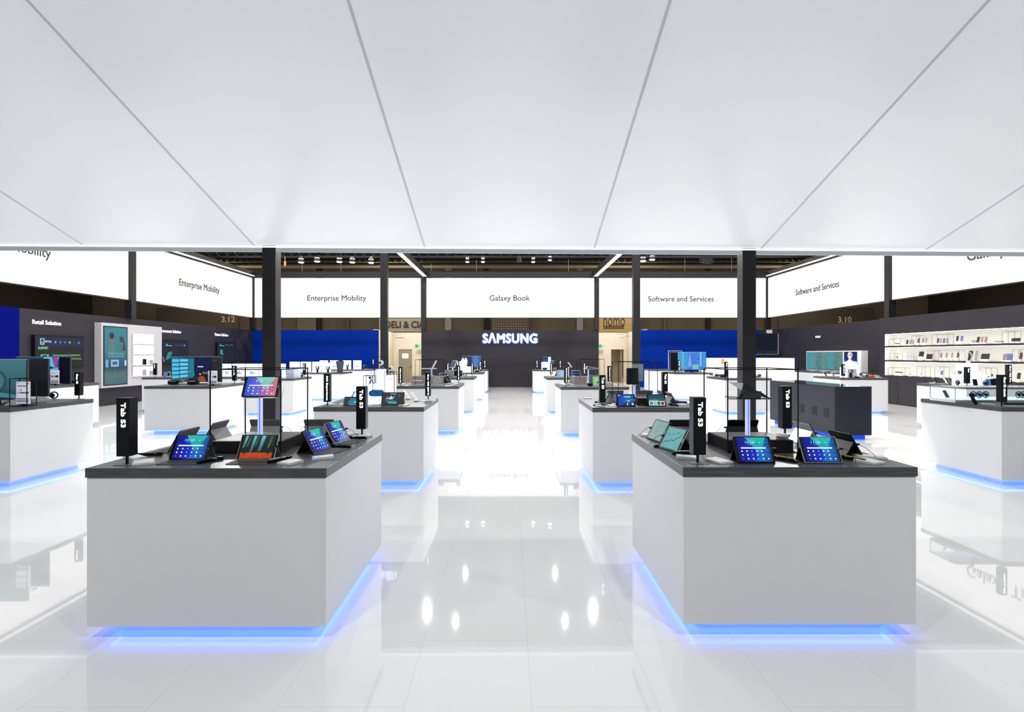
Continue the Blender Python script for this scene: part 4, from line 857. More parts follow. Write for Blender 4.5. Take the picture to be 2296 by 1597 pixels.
riser('low black tray in the middle of the second right counter', PX(1430, 7.3), PX(1474, 7.3), 7.3, 7.75)
wire_frame('thin black wire frame on the second right counter', PX(1378.5, 7.6), PX(1472, 7.4)-.0, 7.35, 7.8, PZ(811, 7.4), .0035)
post('lit blue white post carrying the two raised tablets', PX(1422.5, 7.55), 7.55, 1.08, PZ(863, 7.55))
t = thing('tablet', 'black raised tablet seen upright on the second right post', 'tablet', (PX(1418, 7.45), 7.45, PZ(862.5, 7.45)), 0)
b = MB(); b.prism(rrect(.158, .222, .012, cz=.111), 0, .008, M_black); b.build('body', t); b = MB(); draw(b, 'dark', .138, .19, -.0015, z0=.016); b.build('screen', t)
t = thing('tablet', 'silver green raised tablet back behind the black one', 'tablet', (PX(1430, 7.6), 7.6, PZ(855, 7.6)), 0)
b = MB(); b.prism(rrect(.15, .235, .012, cz=.117), 0, .008, mat('pale_teal_back', (.30, .40, .42), .3)); b.build('body', t); b = MB(); b.lathe([(.005, 0), (.005, .003)], M_black, 10, (0, -.003, .21)); b.build('lens', t)
for px, py, rz, lb in ((1345, 903, -86, 'black pen rest by the brown backed tablet, second right counter'), (1343, 910, -88, 'black pen rest at the corner of the second right counter'), (1437.5, 909.5, 25, 'black pen rest between the game tablet and the page tablet'),
                       (1511, 910, 25, 'black pen rest right of the page tablet'), (1528, 903, 88, 'black pen rest by the outward grey tablets')):
    pen_bar(lb, P(px, py), rz, None, .15)
for px, py, rz, lb in ((1345, 911.8, 86, 'card holder under the second right counter aisle pylon'), (1372, 911, 10, 'card holder left of the game tablet'), (1530, 909, 20, 'card holder at the outer end of the second right counter'), (1318, 894.5, 80, 'card holder at the back aisle corner of the second right counter')):
    card(lb, P(px, py), rz, .09, .12)
# ================================================================ third to last counters of the aisle rows
totem('slim pylon with long lit lettering, outer front corner of the third left aisle counter', 'Galaxy Book 10.6', (PX(898, 11.56), 11.56, HT), 0, .345, frac=.88)
totem('slim pylon with long lit lettering, far aisle corner of the third left aisle counter', 'Galaxy Book 12.0', P(1028, 858.5), 0, .345, frac=.88)
laptop('laptop with a taupe screen and pale blue word, third left counter', (PX(937, 11.95), 11.95, HT), 0, 'taupe', 72, w_=.285)
laptop('laptop with a fan shaped picture on taupe, third left counter', (PX(980, 11.95), 11.95, HT), 0, 'fan', 72, w_=.29)
laptop('white laptop seen from behind the fan picture laptop', (PX(960, 12.55), 12.55, HT), 180, 'dark', 70)
laptop('silver laptop facing the aisle, nearer, third left counter', (PX(1001, 12.1), 12.15, HT), 75, 'dark', 62, w_=.25)
laptop('silver laptop facing the aisle, farther, third left counter', (PX(1008, 12.4), 12.5, HT), 75, 'dark', 62, w_=.25)
laptop('silver laptop facing outward with an open lid, third left counter', (PX(920, 12.3), 12.3, HT), -80, 'dark', 65)
post('lit post with an opened raised laptop, third left counter', PX(967.5, 12.2), 12.2, 1.0, PZ(828, 12.2))
t = thing('laptop', 'raised opened laptop like a cross on the third left post', 'laptop', (PX(962, 12.2), 12.2, PZ(827.5, 12.2)), 0)
b = MB(); b.box(-.16, .16, -.1, .1, 0, .012, M_cardw); b.build('keyboard_base', t); b = MB(); b.M = Matrix.Translation((.07, 0, .012)) @ Matrix.Rotation(math.radians(28), 4, 'Y'); b.box(-.006, .006, -.13, .13, 0, .19, MATS['silver_case']); b.build('lid', t)
wire_frame('faint wire frame above the third left counter', PX(938, 12.3), PX(1000, 12.3), 11.9, 12.5, 1.55, .004)
card('white card under the far lettered pylon, third left counter', P(1022, 862), -70, .1, .16); card('white card before the aisle laptops, third left counter', P(1005, 866), -60, .1, .16)
card('white card beside the front lettered pylon, third left counter', (PX(912, 11.6), 11.6, HT), 30, .1, .14)
totem('slim lettered pylon at the aisle front corner of the third right counter', 'Galaxy Book 12.0', P(1269, 864.5), 0, .345, frac=.88)
totem('slim lettered pylon at the far outer corner of the third right counter', 'Galaxy Book 10.6', (PX(1366, 12.45), 12.45, HT), 0, .345, frac=.88)
laptop('laptop with a plain taupe screen, third right counter', (PX(1301.5, 11.65), 11.65, HT), 0, 'taupe_plain', 72, w_=.29)
laptop('laptop with a bright green picture, third right counter', (PX(1344, 11.65), 11.65, HT), 0, 'green', 72, w_=.27)
laptop('silver laptop facing the aisle, nearer, third right counter', (PX(1283, 11.9), 11.95, HT), -78, 'dark', 62, w_=.25)
laptop('silver laptop facing the aisle, farther, third right counter', (PX(1278, 12.3), 12.35, HT), -78, 'dark', 62, w_=.25)
laptop('silver laptop facing outward, third right counter', (PX(1364, 12.0), 12.0, HT), 80, 'dark', 62, w_=.25)
laptop('white laptop back behind the green picture laptop', (PX(1335, 12.4), 12.4, HT), 180, 'dark', 70)
post('lit post between the taupe and green laptops', PX(1319, 12.0), 12.0, 1.0, PZ(829, 12.0))
t = thing('laptop', 'raised flat silver laptop tilted on the third right post', 'laptop', (PX(1323, 12.0), 12.0, PZ(828, 12.0)), 0)
b = MB(); b.box(-.14, .14, -.1, .1, -.0, .01, MATS['silver_case']); b.build('keyboard_base', t); b = MB(); b.M = Matrix.Translation((-.08, 0, .055)) @ Matrix.Rotation(math.radians(10), 4, 'Y'); b.box(0, .27, -.1, .1, 0, .012, M_cardw); b.box(-.0, .012, -.1, .1, -.045, 0, MATS['silver_case']); b.build('lid', t)
b = MB(); b.prism(rrect(.10, .06, .015, cz=.03), -.05, .05, M_black); b.lathe([(.026, -.003), (.018, .004)], M_chrome, 14, (0, -.0, .06)); o = b.build('black_camera'); o.location = (PX(1322.5, 11.55), 11.55, HT); tag(o, 'small black box camera between the taupe and green laptops', 'camera')
wire_frame('faint wire frame above the third right counter', PX(1294, 12.2), PX(1346, 12.2), 11.7, 12.3, 1.56, .004)
card('white card under the aisle pylon of the third right counter', P(1262, 863), 70, .1, .16); card('dark rimmed card right of the green laptop', P(1382, 862), 85, .08, .2)
# fourth and farther counters
Y4 = 16.2
totem('small lit pylon on the fourth left counter, aisle corner', 'Notebook 9', (PX(1059, 16.95), 16.95, HT), 0, .345, frac=.85)
laptop('laptop with a blue car picture, fourth left counter', (PX(994, Y4), Y4, HT), 0, 'darkcar', 72, w_=.24, h=.12)
laptop('laptop with a dark teal screen, fourth left counter', (PX(1027, Y4), Y4, HT), 0, 'dark', 76, w_=.26)
laptop('silver laptop back between two screens, fourth left counter', (PX(1009, 16.4), 16.4, HT), 180, 'dark', 72)
phone('tall white handset leaning beside the fourth left pylon', (PX(1043, 16.2), 16.2, HT), 75, 50, 'silver_case'); phone('second white handset leaning beside the fourth left pylon', (PX(1048, 16.3), 16.35, HT), 75, 50, 'silver_case')
t = thing('tablet', 'raised angled tablet on a post, fourth left counter', 'tablet', (PX(1015, 16.8), 16.8, 1.0), 40)
b = MB(); b.box(-.012, .012, -.012, .012, 0, .3, M_lpost); b.build('post', t); b = MB(); b.M = Matrix.Translation((0, 0, .3)) @ Matrix.Rotation(.5, 4, 'Y'); b.box(-.01, .01, -.12, .12, -.05, .2, M_cardw); b.box(-.014, -.01, -.11, .11, -.04, .19, glow(20, 80, 110)); b.build('body', t)
totem('small lit pylon beyond the raised angled tablet, left aisle', 'Notebook 9', (PX(1004.5, 16.95), 16.95, HT), 0, .345, frac=.85)
totem('small lit pylon at the aisle front corner of the fourth right counter', 'Notebook 9', P(1236, 843.5), 0, .345, frac=.85)
totem('small lit pylon at the far corner of the fourth right counter', 'Notebook 9', (PX(1310, 16.9), 16.9, HT), 0, .345, frac=.85)
laptop('laptop with a pale sky screen, fourth right counter', (PX(1259, 16.1), 16.1, HT), 0, 'aqua', 74, w_=.26)
laptop('laptop with a dark teal city screen, fourth right counter', (PX(1292, 16.2), 16.2, HT), 0, 'darkcar', 72, w_=.26)
laptop('silver laptop facing the aisle on the fourth right counter', (PX(1246, 16.2), 16.3, HT), -76, 'dark', 62, w_=.26)
laptop('silver laptop facing outward on the fourth right counter', (PX(1304, 16.3), 16.4, HT), 78, 'dark', 62, w_=.26)
t = thing('tablet', 'raised slanting tablet on a blue post, fourth right counter', 'tablet', (PX(1274.5, 16.75), 16.75, 1.0), 0)
b = MB(); b.box(-.014, .014, -.014, .014, 0, .27, M_lpost); b.build('post', t); b = MB(); b.box(-.14, .10, -.09, .09, .27, .28, M_cardw); b.build('base', t)
b = MB(); b.M = Matrix.Translation((.10, 0, .28)) @ Matrix.Rotation(math.radians(-38), 4, 'Y'); b.box(-.01, .01, -.1, .1, 0, .17, M_cardw); b.box(-.014, -.01, -.09, .09, .01, .16, glow(140, 140, 130)); b.build('body', t)
totem('slim lit pylon nearer the aisle on the fifth left counter', 'Gear VR', (PX(1077, 21.1), 21.1, HT), 0, .345, frac=.85)
totem('slim lit pylon on the farthest left aisle counter', 'Gear VR', (PX(1087, 24.9), 24.9, HT), 0, .345, frac=.85)
totem('slim lit pylon far left on the fifth left counter', 'Gear VR', (PX(1026.5, 21.0), 21.0, HT), 0, .345, frac=.85)
Y5 = 20.4
litblock('glowing white block with two globes, fifth left counter', PX(1041, Y5), Y5, .20, PZ(806.5, Y5)-1.0)
for dx in (-.05, .05):
    b = MB(); b.lathe([(.001, 0)]+[(.035*math.sin(a), .035-.035*math.cos(a)) for a in [i*PI/8 for i in range(1, 8)]]+[(.001, .07)], M_cardw, 12); o = b.build('globe', smooth=True); o.location = (PX(1041, Y5)+dx, Y5, PZ(806.5, Y5)); tag(o, 'white globe on the glowing block, %s one' % ('left' if dx < 0 else 'right'), 'camera', 'globes on the fifth left counter block')
litblock('slim glowing tower beside the two globe block', PX(1033, 20.6), 20.6, .10, PZ(810, 20.6)-1.0)
litblock('low glowing block with a black headset, fifth left counter', PX(1053, 20.15), 20.15, .14, PZ(822, 20.15)-1.0)
headset('black headset on the low block of the fifth left counter', (PX(1053, 20.15), 20.15, PZ(822, 20.15)))
headset('black headset on top of the slim glowing tower', (PX(1031, 20.6), 20.6, PZ(810, 20.6)))
tv('television with blue light bars in front of the logo wall', PX(1056, 24.6), 24.6, PZ(824, 24.6), PX(1079, 24.6)-PX(1034, 24.6), PZ(798.5, 24.6)-PZ(824, 24.6), 'backlit')
headset('pale headset lying on the fifth left counter edge', (PX(1069, 20.2), 20.2, HT), 20, 'silver_case')
totem('slim lit pylon at the front corner of the farthest right aisle counter', 'Gear VR', P(1204, 828), 0, .345, frac=.85)
totem('slim lit pylon at the back of the farthest right aisle counter', 'Gear VR', (PX(1256, 24.6), 24.6, HT), 0, .345, frac=.85)
Y6 = 24.0
litblock('wide glowing block with a dark headset, farthest right aisle counter', PX(1221.5, Y6), Y6, .28, PZ(812, Y6)-1.0)
headset('dark blue headset in front of the wide glowing block', (PX(1221.5, 23.68), 23.70, HT), 0, 'headset_blue')
litblock('tall slim glowing tower, farthest right aisle counter', PX(1232, 24.0), 24.0, .11, PZ(800.5, 24.0)-1.0)
headset('black headset on the tall slim tower, right aisle', (PX(1232, 24.0), 24.0, PZ(800.5, 24.0)), 0)
tv('small dark television above the wide glowing block', PX(1222, 24.3), 24.3, PZ(811, 24.3), .18, .2, 'deep', feet=False)
tv('small teal screen beside the tall slim tower', PX(1238, 24.2), 24.15, PZ(817, 24.2), .24, .17, 'redflag', feet=False)
b = MB(); b.box(-.08, .08, -.06, .06, 0, .09, paint(150, 115, 90)); o = b.build('brown_box'); o.location = (PX(1244, 23.9), 23.9, HT); tag(o, 'small brown box on the farthest right aisle counter', 'box')
# ================================================================ left block
tv('television at the picture edge showing a smartwatch dial', (-7.22+PX(60.5, 7.3))/2, 7.3, 1.06, PX(60.5, 7.3)+7.22, PZ(805.5, 7.3)-1.06, 'watchtv')
tv('black television back standing behind the smartwatch television', PX(80, 7.75)-.15, 7.8, PZ(889.5, 7.75), .62, PZ(804.5, 7.75)-PZ(889.5, 7.75), 'dark', rz=180)
board('framed white information board before the smartwatch television', (PX(52, 7.05), 7.05, HT), PX(67, 7.05)-PX(36, 7.05), .283, 'info', framed=True)
totem('pylon sign reading Gear S3 on the counter with the smartwatch television', 'Gear S3', P(177, 895), 0, .345, frac=.42)
watch('black smartwatch on a clear stand near the Gear S3 pylon', P(121, 895.5), 25, s=1.35)
tv('wide television with a red and blue picture and a dark side area', PX(97, 12.3), 12.3, PZ(861, 12.3), PX(158, 12.3)-PX(36, 12.3), PZ(800, 12.3)-PZ(861, 12.3), 'redflag')
board('small white information board with a blue square', (PX(123, 11.9), 11.9, HT), PX(132.5, 11.9)-PX(113.5, 11.9), .29, 'info2')
headset('blue headset lying behind the Gear S3 pylon', (PX(160, 12.45), 12.45, HT), 30, 'headset_blue')
tv('television with a blue city and a seated girl picture', (PX(384, 12.4)+PX(497, 12.4))/2, 12.4, PZ(857, 12.4), PX(497, 12.4)-PX(384, 12.4), PZ(800, 12.4)-PZ(857, 12.4), 'city')
headset('black headset, left of the two before the city television', P(389, 863), 12); headset('black headset, right of the two before the city television', P(433, 863), 12)
board('white information board at the corner of the city television', (PX(477, 11.75), 11.75, HT), PX(487, 11.75)-PX(467, 11.75), .285, 'info2')
totem('pylon with short lit lettering right of the city television', 'Gear VR', (PX(526, 12.75), 12.75, HT), 0, .345, frac=.55)
totem('blue sided pylon beside the grey wall unit', 'Galaxy', (PX(348, 16.3), 16.3, HT), 0, .345, frac=.35)
phone('blue phone standing near the grey wall unit', (PX(369, 16.2), 16.2, HT), 10, 62, 'phone_blue_case' if 'phone_blue_case' in MATS else mat('phone_blue_case', (.05, .15, .35), .3).name, 'phoneblue')
phone('white phone standing near the grey wall unit', (PX(377, 16.15), 16.15, HT), 10, 62, 'silver_case', 'dark')
def lit_board(lab, x0, x1, y0, y1, Y, des='lit'):
    t = thing('glowing_board', lab, 'information board', (PX((x0+x1)/2, Y), Y, PZ(y1, Y)), 0)
    W = PX(x1, Y)-PX(x0, Y); H = PZ(y0, Y)-PZ(y1, Y)
    b = MB(); b.box(-W/2, W/2, 0, .03, 0, H, M_lblock); b.box(-W/2, W/2, -.02, .05, HT-PZ(y1, Y), 0, M_acryl); b.build('light_panel', t); b = MB(); draw(b, des, W, H, -.002); b.build('print', t)
lit_board('glowing board right behind the city television', 498, 518, 816, 845, 17.0, 'lit')
lit_board('glowing board behind the short lettered pylon', 521, 549, 816, 845, 17.0)
lit_board('wide glowing board left of the column', 551, 579, 816, 845, 16.2)
lit_board('glowing board cut by the big left column', 581, 609, 816, 845, 16.2)
lit_board('glowing board just right of the big left column', 611, 640, 816, 846, 16.2, 'lit2')
for k, (x0, x1, y0, y1, Y, lb) in enumerate(((649.5, 672, 811.5, 835, 20.6, 'first of the low row right of the column'), (674.5, 697, 811.5, 833, 20.6, 'second of the low row, behind the small pylon'), (700, 719, 811.5, 834, 20.6, 'third of the low row'),
        (717, 735, 808.5, 828, 24.8, 'rear board peeping over the third one'), (721, 741, 814, 834, 20.4, 'front board with a black camera'), (740, 758, 808.5, 828, 24.8, 'rear board left of the grey bin screen'), (769, 787, 808.5, 827, 24.8, 'rear board with a black bottle'), (792, 810, 808.5, 827, 24.8, 'last board before the left column'))):
    lit_board('glowing board, '+lb, x0, x1, y0, y1, Y, 'lit' if k % 2 else 'lit2')
totem('small pylon beside the wire frame corner, left block', 'Gear VR', (PX(682.5, 16.35), 16.35, HT), 0, .345, frac=.5)
t = thing('folded_display', 'white folded card display with small white headsets beside it', 'display', (PX(659, 15.6), 15.6, HT), 20)
b = MB(); b.add([(-.2, 0, 0), (0, -.1, 0), (0, -.1, .26), (-.2, 0, .25), (.18, .05, .24), (.18, .05, 0)], [(0, 1, 2, 3), (1, 5, 4, 2)], mat('pale_blue_card', (.6, .68, .85), .4)); b.add([(-.2, .01, 0), (0, -.09, 0), (0, -.09, .26), (-.2, .01, .25), (.18, .06, .24), (.18, .06, 0)], [(3, 2, 1, 0), (2, 4, 5, 1)], M_cardw); b.build('card', t)
headset('white headset right of the folded card display', (PX(672, 15.8), 15.8, HT), 30, 'silver_case'); 
b = MB(); b.prism([(-.10, 0), (.08, 0), (.14, .42), (-.16, .42)], -.02, .02, mat('smoke_panel', (.04, .06, .07), .15)); b.box(-.15, .13, -.08, .08, 0, .008, M_black); o = b.build('tinted_panel'); o.location = (PX(763, 20.5), 20.5, HT); tag(o, 'grey tinted upright panel among the glowing boards', 'display')
for px, Y, z, lb in ((712, 20.15, HT, 'black handheld camera before the third low board'), (735.5, 20.1, HT, 'black camera with a round white lens'), (779, 24.3, HT, 'black bottle shaped camera before a rear board')):
    t = thing('small_camera', lb, 'camera', (PX(px, Y), Y, z)); b = MB(); b.box(-.03, .03, -.03, .03, 0, .12, M_black); b.box(-.06, .06, -.03, .03, .12, .22, M_black); b.build('body', t); b = MB(); b.M = Matrix.Translation((0, -.032, .17)) @ Matrix.Rotation(PI/2, 4, 'X'); b.lathe([(.035, 0), (.03, .01)], M_cardw, 12); b.build('lens', t)
laptop('thin open laptop silhouetted before the left blue wall', (PX(822, 24.6), 24.6, HT), 80, 'dark', 60)
totem('lone lit pylon before the left blue wall', 'Gear', (PX(837, 24.8), 24.8, HT+.0), 0, .40, frac=.5)
# left wall displays
def wall_tv(lab, y0, y1, z0, z1, des, X=WL, s=1):
    t = thing('wall_television', lab, 'television', (X, (y0+y1)/2, z0), 90*s); W = y1-y0
    b = MB(); b.box(-W/2, W/2, -.10, 0, 0, z1-z0, M_black); b.build('cabinet', t, bevel=.004)
    b = MB(); draw(b, des, W-.04, z1-z0-.05, -.103, z0=.025); b.build('screen', t)
    return t
t = wall_tv('wall television reading SURVEY under the Retail Solution heading', 15.12, 16.86, 1.29, 2.2, 'survey')
G = glow(150, 225, 150)
lettering(t, 'SURVEY', (-.60, -.106, .55), (PI/2, 0, 0), width=.34, m=G, extrude=.0005, bold=.02)
lettering(t, 'RETAIL', (-.43, -.106, .735), (PI/2, 0, 0), width=.22, m=glow(210, 230, 245), extrude=.0005, bold=.02)
lettering(t, 'Customer Experience Tracking Solution', (.22, -.106, .345), (PI/2, 0, 0), width=1.0, m=G, extrude=.0005, bold=.01)
lettering(t, 'Customer experience management with 360\u00b0 feedback solution', (.24, -.106, .235), (PI/2, 0, 0), width=1.06, m=G, extrude=.0005, bold=.01)
wall_tv('wall television with a teal leaf under the Government Solution heading', 20.65, 22.35, 1.28, 2.2, 'gov')
wall_tv('wall television with teal icons under the Finance Solution heading', 24.55, 26.2, 1.28, 2.2, 'fin')
def heading(txt, lab, yc, z, w_, X=WL, s=1):
    o = lettering(None, txt, (X+s*.008, yc, z), (PI/2, 0, s*PI/2), width=w_, m=mat('wall_lettering_white', (.8, .8, .82), .4, em=(.8, .82, .9), es=.35), extrude=.006, bold=.02, name='wall_heading'); return tag(o, lab, 'lettering')
heading('Retail Solution', 'white wall lettering Retail Solution', (WY(72, WL)+WY(136, WL))/2, PZ(724, 15.7), WY(136, WL)-WY(72, WL))
heading('Government Solution', 'white wall lettering Government Solution', (WY(354, WL)+WY(405, WL))/2, PZ(743, 21.3), WY(405, WL)-WY(354, WL))
heading('Finance Solution', 'white wall lettering Finance Solution', (WY(481.5, WL)+WY(511, WL))/2, PZ(751, 25.2), WY(511, WL)-WY(481.5, WL))
heading('PEN.UP', 'small white wall lettering PEN.UP above the map screens', (WY(1829, WR)+WY(1840, WR))/2, PZ(755.5, 23.5), abs(WY(1840, WR)-WY(1829, WR)), WR, -1)
t = thing('wall_unit', 'grey wall unit with a tall poster screen and lit shelves', 'display unit', (WL, 18.95, .59), 90)
XW = .22; W0, W1 = 17.42-18.95, 20.45-18.95
b = MB(); b.box(W0, W1, -XW, 0, 0, 2.08, M_panelgrey); b.build('cabinet', t, bevel=.004)
b = MB(); a0, a1 = 17.50-18.95, 18.60-18.95; b.box(a0, a1, -XW-.012, -XW, .07, 1.98, M_black); b.M = Matrix.Translation(((a0+a1)/2, 0, 0)); draw(b, 'poster', a1-a0-.06, 1.85, -XW-.014, z0=.10); b.build('screen', t)
lettering(t, 'A retail experience', ((a0+a1)/2, -XW-.018, 1.10), (PI/2, 0, 0), width=.7, m=glow(120, 195, 215), extrude=.0005)
lettering(t, 'BEYOND EXPECTED', ((a0+a1)/2, -XW-.018, 1.01), (PI/2, 0, 0), width=.7, m=glow(120, 195, 215), extrude=.0005)
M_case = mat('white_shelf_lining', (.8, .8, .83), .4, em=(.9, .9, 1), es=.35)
sy0, sy1 = WY(296, WL+XW)-18.95, WY(342.5, WL+XW)-18.95
for k, (pa, pb) in enumerate(((750, 771), (774, 794), (797, 818), (822, 842))):
    z0 = PZ(pb, 19.4)-.59; z1 = PZ(pa, 19.4)-.59
    b = MB(); b.box(sy0, sy1, -XW-.035, -XW, z0, z1, M_case); b.box(sy0-.01, sy1+.01, -XW-.07 if k > 1 else -XW-.04, -XW, z0-.02, z0, M_cardw)
    for xx in (sy0-.01, sy1): b.box(xx, xx+.01, -XW-.04, -XW, z0, z1, M_panelgrey)
    b.build('shelf_niche', t)
    for i in range(3):
        c = sy0+(i+.5)*(sy1-sy0)/3
        if k < 2:
            o = MB(); o.box(c-(sy1-sy0)/6+.015, c+(sy1-sy0)/6-.015, -XW-.05, -XW-.036, z0+.02, z1-.02, M_cardw)
            for q in range(3): o.box(c-.07, c+.02+.02*q, -XW-.052, -XW-.05, z0+.08+.05*q, z0+.085+.05*q, paint(150, 150, 160))
            o = o.build('leaflet'); o.parent = None; o.location = (WL, 18.95, .59); o.rotation_euler = (0, 0, PI/2)
            tag(o, 'white printed leaflet in the %s niche of the grey wall unit, %s' % (('top', 'second')[k], ('left', 'centre', 'right')[i]), 'leaflet', 'leaflets in the grey wall unit')
        elif i:
            o = MB(); h_ = .2 if i == 1 else .16
            o.box(c-.07, c+.10, -XW-.066, -XW-.05, z0, z0+h_, (M_black if k == 2 and i == 1 else paint(150, 150, 148)))
            o = o.build('shelf_device'); o.location = (WL, 18.95, .59); o.rotation_euler = (0, 0, PI/2)
            tag(o, '%s device on the %s shelf of the grey wall unit' % (('black' if k == 2 and i == 1 else 'grey') + (' smaller' if i == 1 else ' wide'), ('upper', 'lower')[k-2]), 'device')
# ================================================================ right block
t = thing('wall_television', 'dark television mounted high behind the big right column', 'television', (PX(1721-6, 24.5), 24.5, PZ(795.5, 24.5)), 0)
W = PX(1745, 24.5)-PX(1685, 24.5); b = MB(); b.box(-W/2, W/2, 0, .08, 0, PZ(749, 24.5)-PZ(795.5, 24.5), M_black); b.build('cabinet', t)
b = MB(); b.box(-W/2, W/2, -.006, 0, 0, .025, M_chrome); b.box(W/2-.02, W/2, -.006, 0, 0, PZ(749, 24.5)-PZ(795.5, 24.5), MATS['silver_case']); b.build('bezel', t)
b = MB(); draw(b, 'dark', W-.05, PZ(749, 24.5)-PZ(795.5, 24.5)-.05, -.003, z0=.03); b.build('screen', t)
b = MB(); b.box(-.1, .1, .08, .2, -1.6+0*1, 1.1, M_blackm); b.box(.1, .35, .05, .1, .95, 1.1, M_panelgrey); b.box(-.3, .3, -.2, .4, -PZ(795.5, 24.5), -PZ(795.5, 24.5)+.03, M_blackm); b.box(-.1, .1, .08, .2, -PZ(795.5, 24.5), -1.6, M_blackm); b.build('mount', t)
tv('television with bright blue light streaks and a dark band, right block', (PX(1520, 20.4)+PX(1583, 20.4))/2, 20.4, PZ(830, 20.4), PX(1583, 20.4)-PX(1519, 20.4), PZ(789.5, 20.4)-PZ(830, 20.4), 'bluebars')
tv('black display panel left of the bright blue television', PX(1514, 20.9), 20.9, PZ(831, 20.9), PX(1526, 20.9)-PX(1504, 20.9), PZ(789.5, 20.9)-PZ(831, 20.9), 'dark', feet=False)
tv('white framed tall display before the right blue wall', PX(1514, 24.6), 24.6, PZ(829, 24.6), PX(1530, 24.6)-PX(1499, 24.6), PZ(786.5, 24.6)-PZ(829, 24.6), 'deep', feet=False, frame='white_card')
totem('slim lit pylon in front of the bright blue television', 'Gear VR', (PX(1522, 20.0), 20.0, HT), 0, .40, frac=.85)
headset('headset with white strap left of the small pylon, right block', (PX(1605, 16.2), 16.2, HT), 30, 'silver_case'); headset('blue lit headset beside the small pylon, right block', (PX(1622, 15.7), 15.7, HT), -20, 'headset_blue')
totem('pylon with short lit lettering before the white booth', 'Gear VR', (PX(1628, 15.55), 15.55, HT), 0, .40, frac=.5)
litblock('glowing block cut by the big right column', PX(1645, 16.2), 16.2, .25, PZ(815, 16.2)-1.0); litblock('low glowing block before the white booth', PX(1640, 15.8), 15.8, .2, PZ(829, 15.8)-1.0)
headset('white headset just right of the big right column', (PX(1699, 15.9), 15.9, HT), 40, 'silver_case')
# map screens on the right wall
t = thing('wall_screen', 'white framed row of map like screens on the right wall', 'screen', (WR, (20.25+24.0)/2, 1.002), -90); W = 3.75
b = MB(); b.box(-W/2, W/2, -.25, 0, 0, .80, M_cardw); b.build('frame', t, bevel=.004)
for k, (a, c, ds) in enumerate(((.04, 1.48, 'map'), (1.50, 2.62, 'map'), (2.72, 3.52, 'deep'))):
    b = MB(); b.M = Matrix.Translation((-W/2+(a+c)/2, 0, 0)); b.box(-(c-a)/2, (c-a)/2, -.256, -.25, .03, .76, M_black); draw(b, ds, c-a-.02, .70, -.258, z0=.05); b.build('screen', t)
for k, px in enumerate((1835, 1852.5, 1870)):
    b = MB(); b.box(-.13, .13, -.09, .09, 0, .012, MATS['silver_case']); b.box(-.1, .1, -.07, .07, .012, .016, M_cardw); o = b.build('drawing_tablet'); o.location = (12.05, 22.0-k*.75, HT); o.rotation_euler = (0, 0, -1.2)
    tag(o, 'white drawing tablet lying below the map screens, %s from the camera' % ('farthest', 'middle one', 'nearest')[k], 'tablet', 'drawing tablets below the map screens')
def bust(lab, x, y, z, m, s=1.0, ring=False):
    b = MB(); n = 12
    if ring:
        b.tube([(.09*math.cos(a), 0, .19+.13*math.sin(a)) for a in [-PI/2+.5+i*(2*PI-1)/18 for i in range(19)]], .014, M_cardw, 8); b.lathe([(.12, 0), (.06, .03), (.03, .07)], M_cardw, 18)
    else:
        b.lathe([(.11, 0), (.09, .03), (.045, .07), (.04, .11), (.06, .15), (.078, .20), (.08, .25), (.07, .30), (.045, .335), (.001, .345)], m, 18)
        b.M = Matrix.Translation((0, -.075, .2)); b.prism([(-.012, -.01), (.012, -.01), (.004, .05), (-.004, .05)], -.018, .02, m)
    o = b.build('head_bust', smooth=not ring); o.location = (x, y, z); o.scale = (s, s, s); return tag(o, lab, 'bust')
Yb = 16.1; zt = PZ(811, Yb)
litblock('tall glowing block under the silver bust', PX(1906, Yb), Yb, .24, zt-1.0)
bust('silver faceted head bust on the tall glowing block', PX(1906, Yb), Yb, zt, mat('bust_silver', (.7, .7, .7), .2, .8), .8)
litblock('middle glowing block left of the silver bust', PX(1893, 15.9), 15.9, .16, PZ(824, 15.9)-1.0); litblock('narrow glowing block right of the silver bust', PX(1921, 16.0), 16.0, .1, PZ(817, 16.0)-1.0)
totem('slim pylon left of the silver bust', 'Gear', (PX(1890.5, 15.6), 15.6, HT), 0, .33, frac=.75)
t = thing('accessory_rack', 'row of coloured straps before the silver bust', 'rack', (PX(1911, 15.75), 15.75, PZ(836, 15.75)-0.0)); b = MB()
cs = (paint(140, 180, 220), paint(210, 210, 225), paint(190, 180, 120), paint(80, 80, 90), paint(150, 160, 200), paint(220, 220, 230), paint(200, 190, 160))
for i, c in enumerate(cs): b.box(-.12+i*.034, -.10+i*.034, -.01, .01, 0, .10, c)
b.box(-.13, .13, .01, .02, 0, .11, M_acryl); b.box(-.13, .13, -.02, .03, HT-PZ(836, 15.75), 0, M_acryl); b.build('straps', t)
phone('phone leaning on the counter below the map screens, nearer the left', (PX(1854, 16.4), 16.4, HT), 30, 55, 'silver_case'); phone('phone leaning next to the slim pylon below the map screens', (PX(1872, 15.9), 15.9, HT), 30, 55, 'silver_case')
phone('dark phone leaning in front of the strap rack', (PX(1908, 15.6), 15.6, HT), -30, 60); 
b = MB(); b.prism(rrect(.13, .07, .03, 6, cz=.035), -.05, .05, paint(232, 80, 60)); o = b.build('red_speaker', bevel=.01); o.location = (PX(1954, 15.75), 15.75, HT); tag(o, 'small red rounded speaker before the charcoal wall', 'speaker')
b = MB(); b.prism(rrect(.11, .04, .012, 4, cz=.02), -.04, .04, M_black); o = b.build('black_speaker'); o.location = (PX(1921, 15.6), 15.6, HT); tag(o, 'small black box left of the red speaker', 'speaker')
headset('white rimmed headset left of the red speaker', (PX(1940, 15.9), 15.9, HT), 35, 'silver_case')
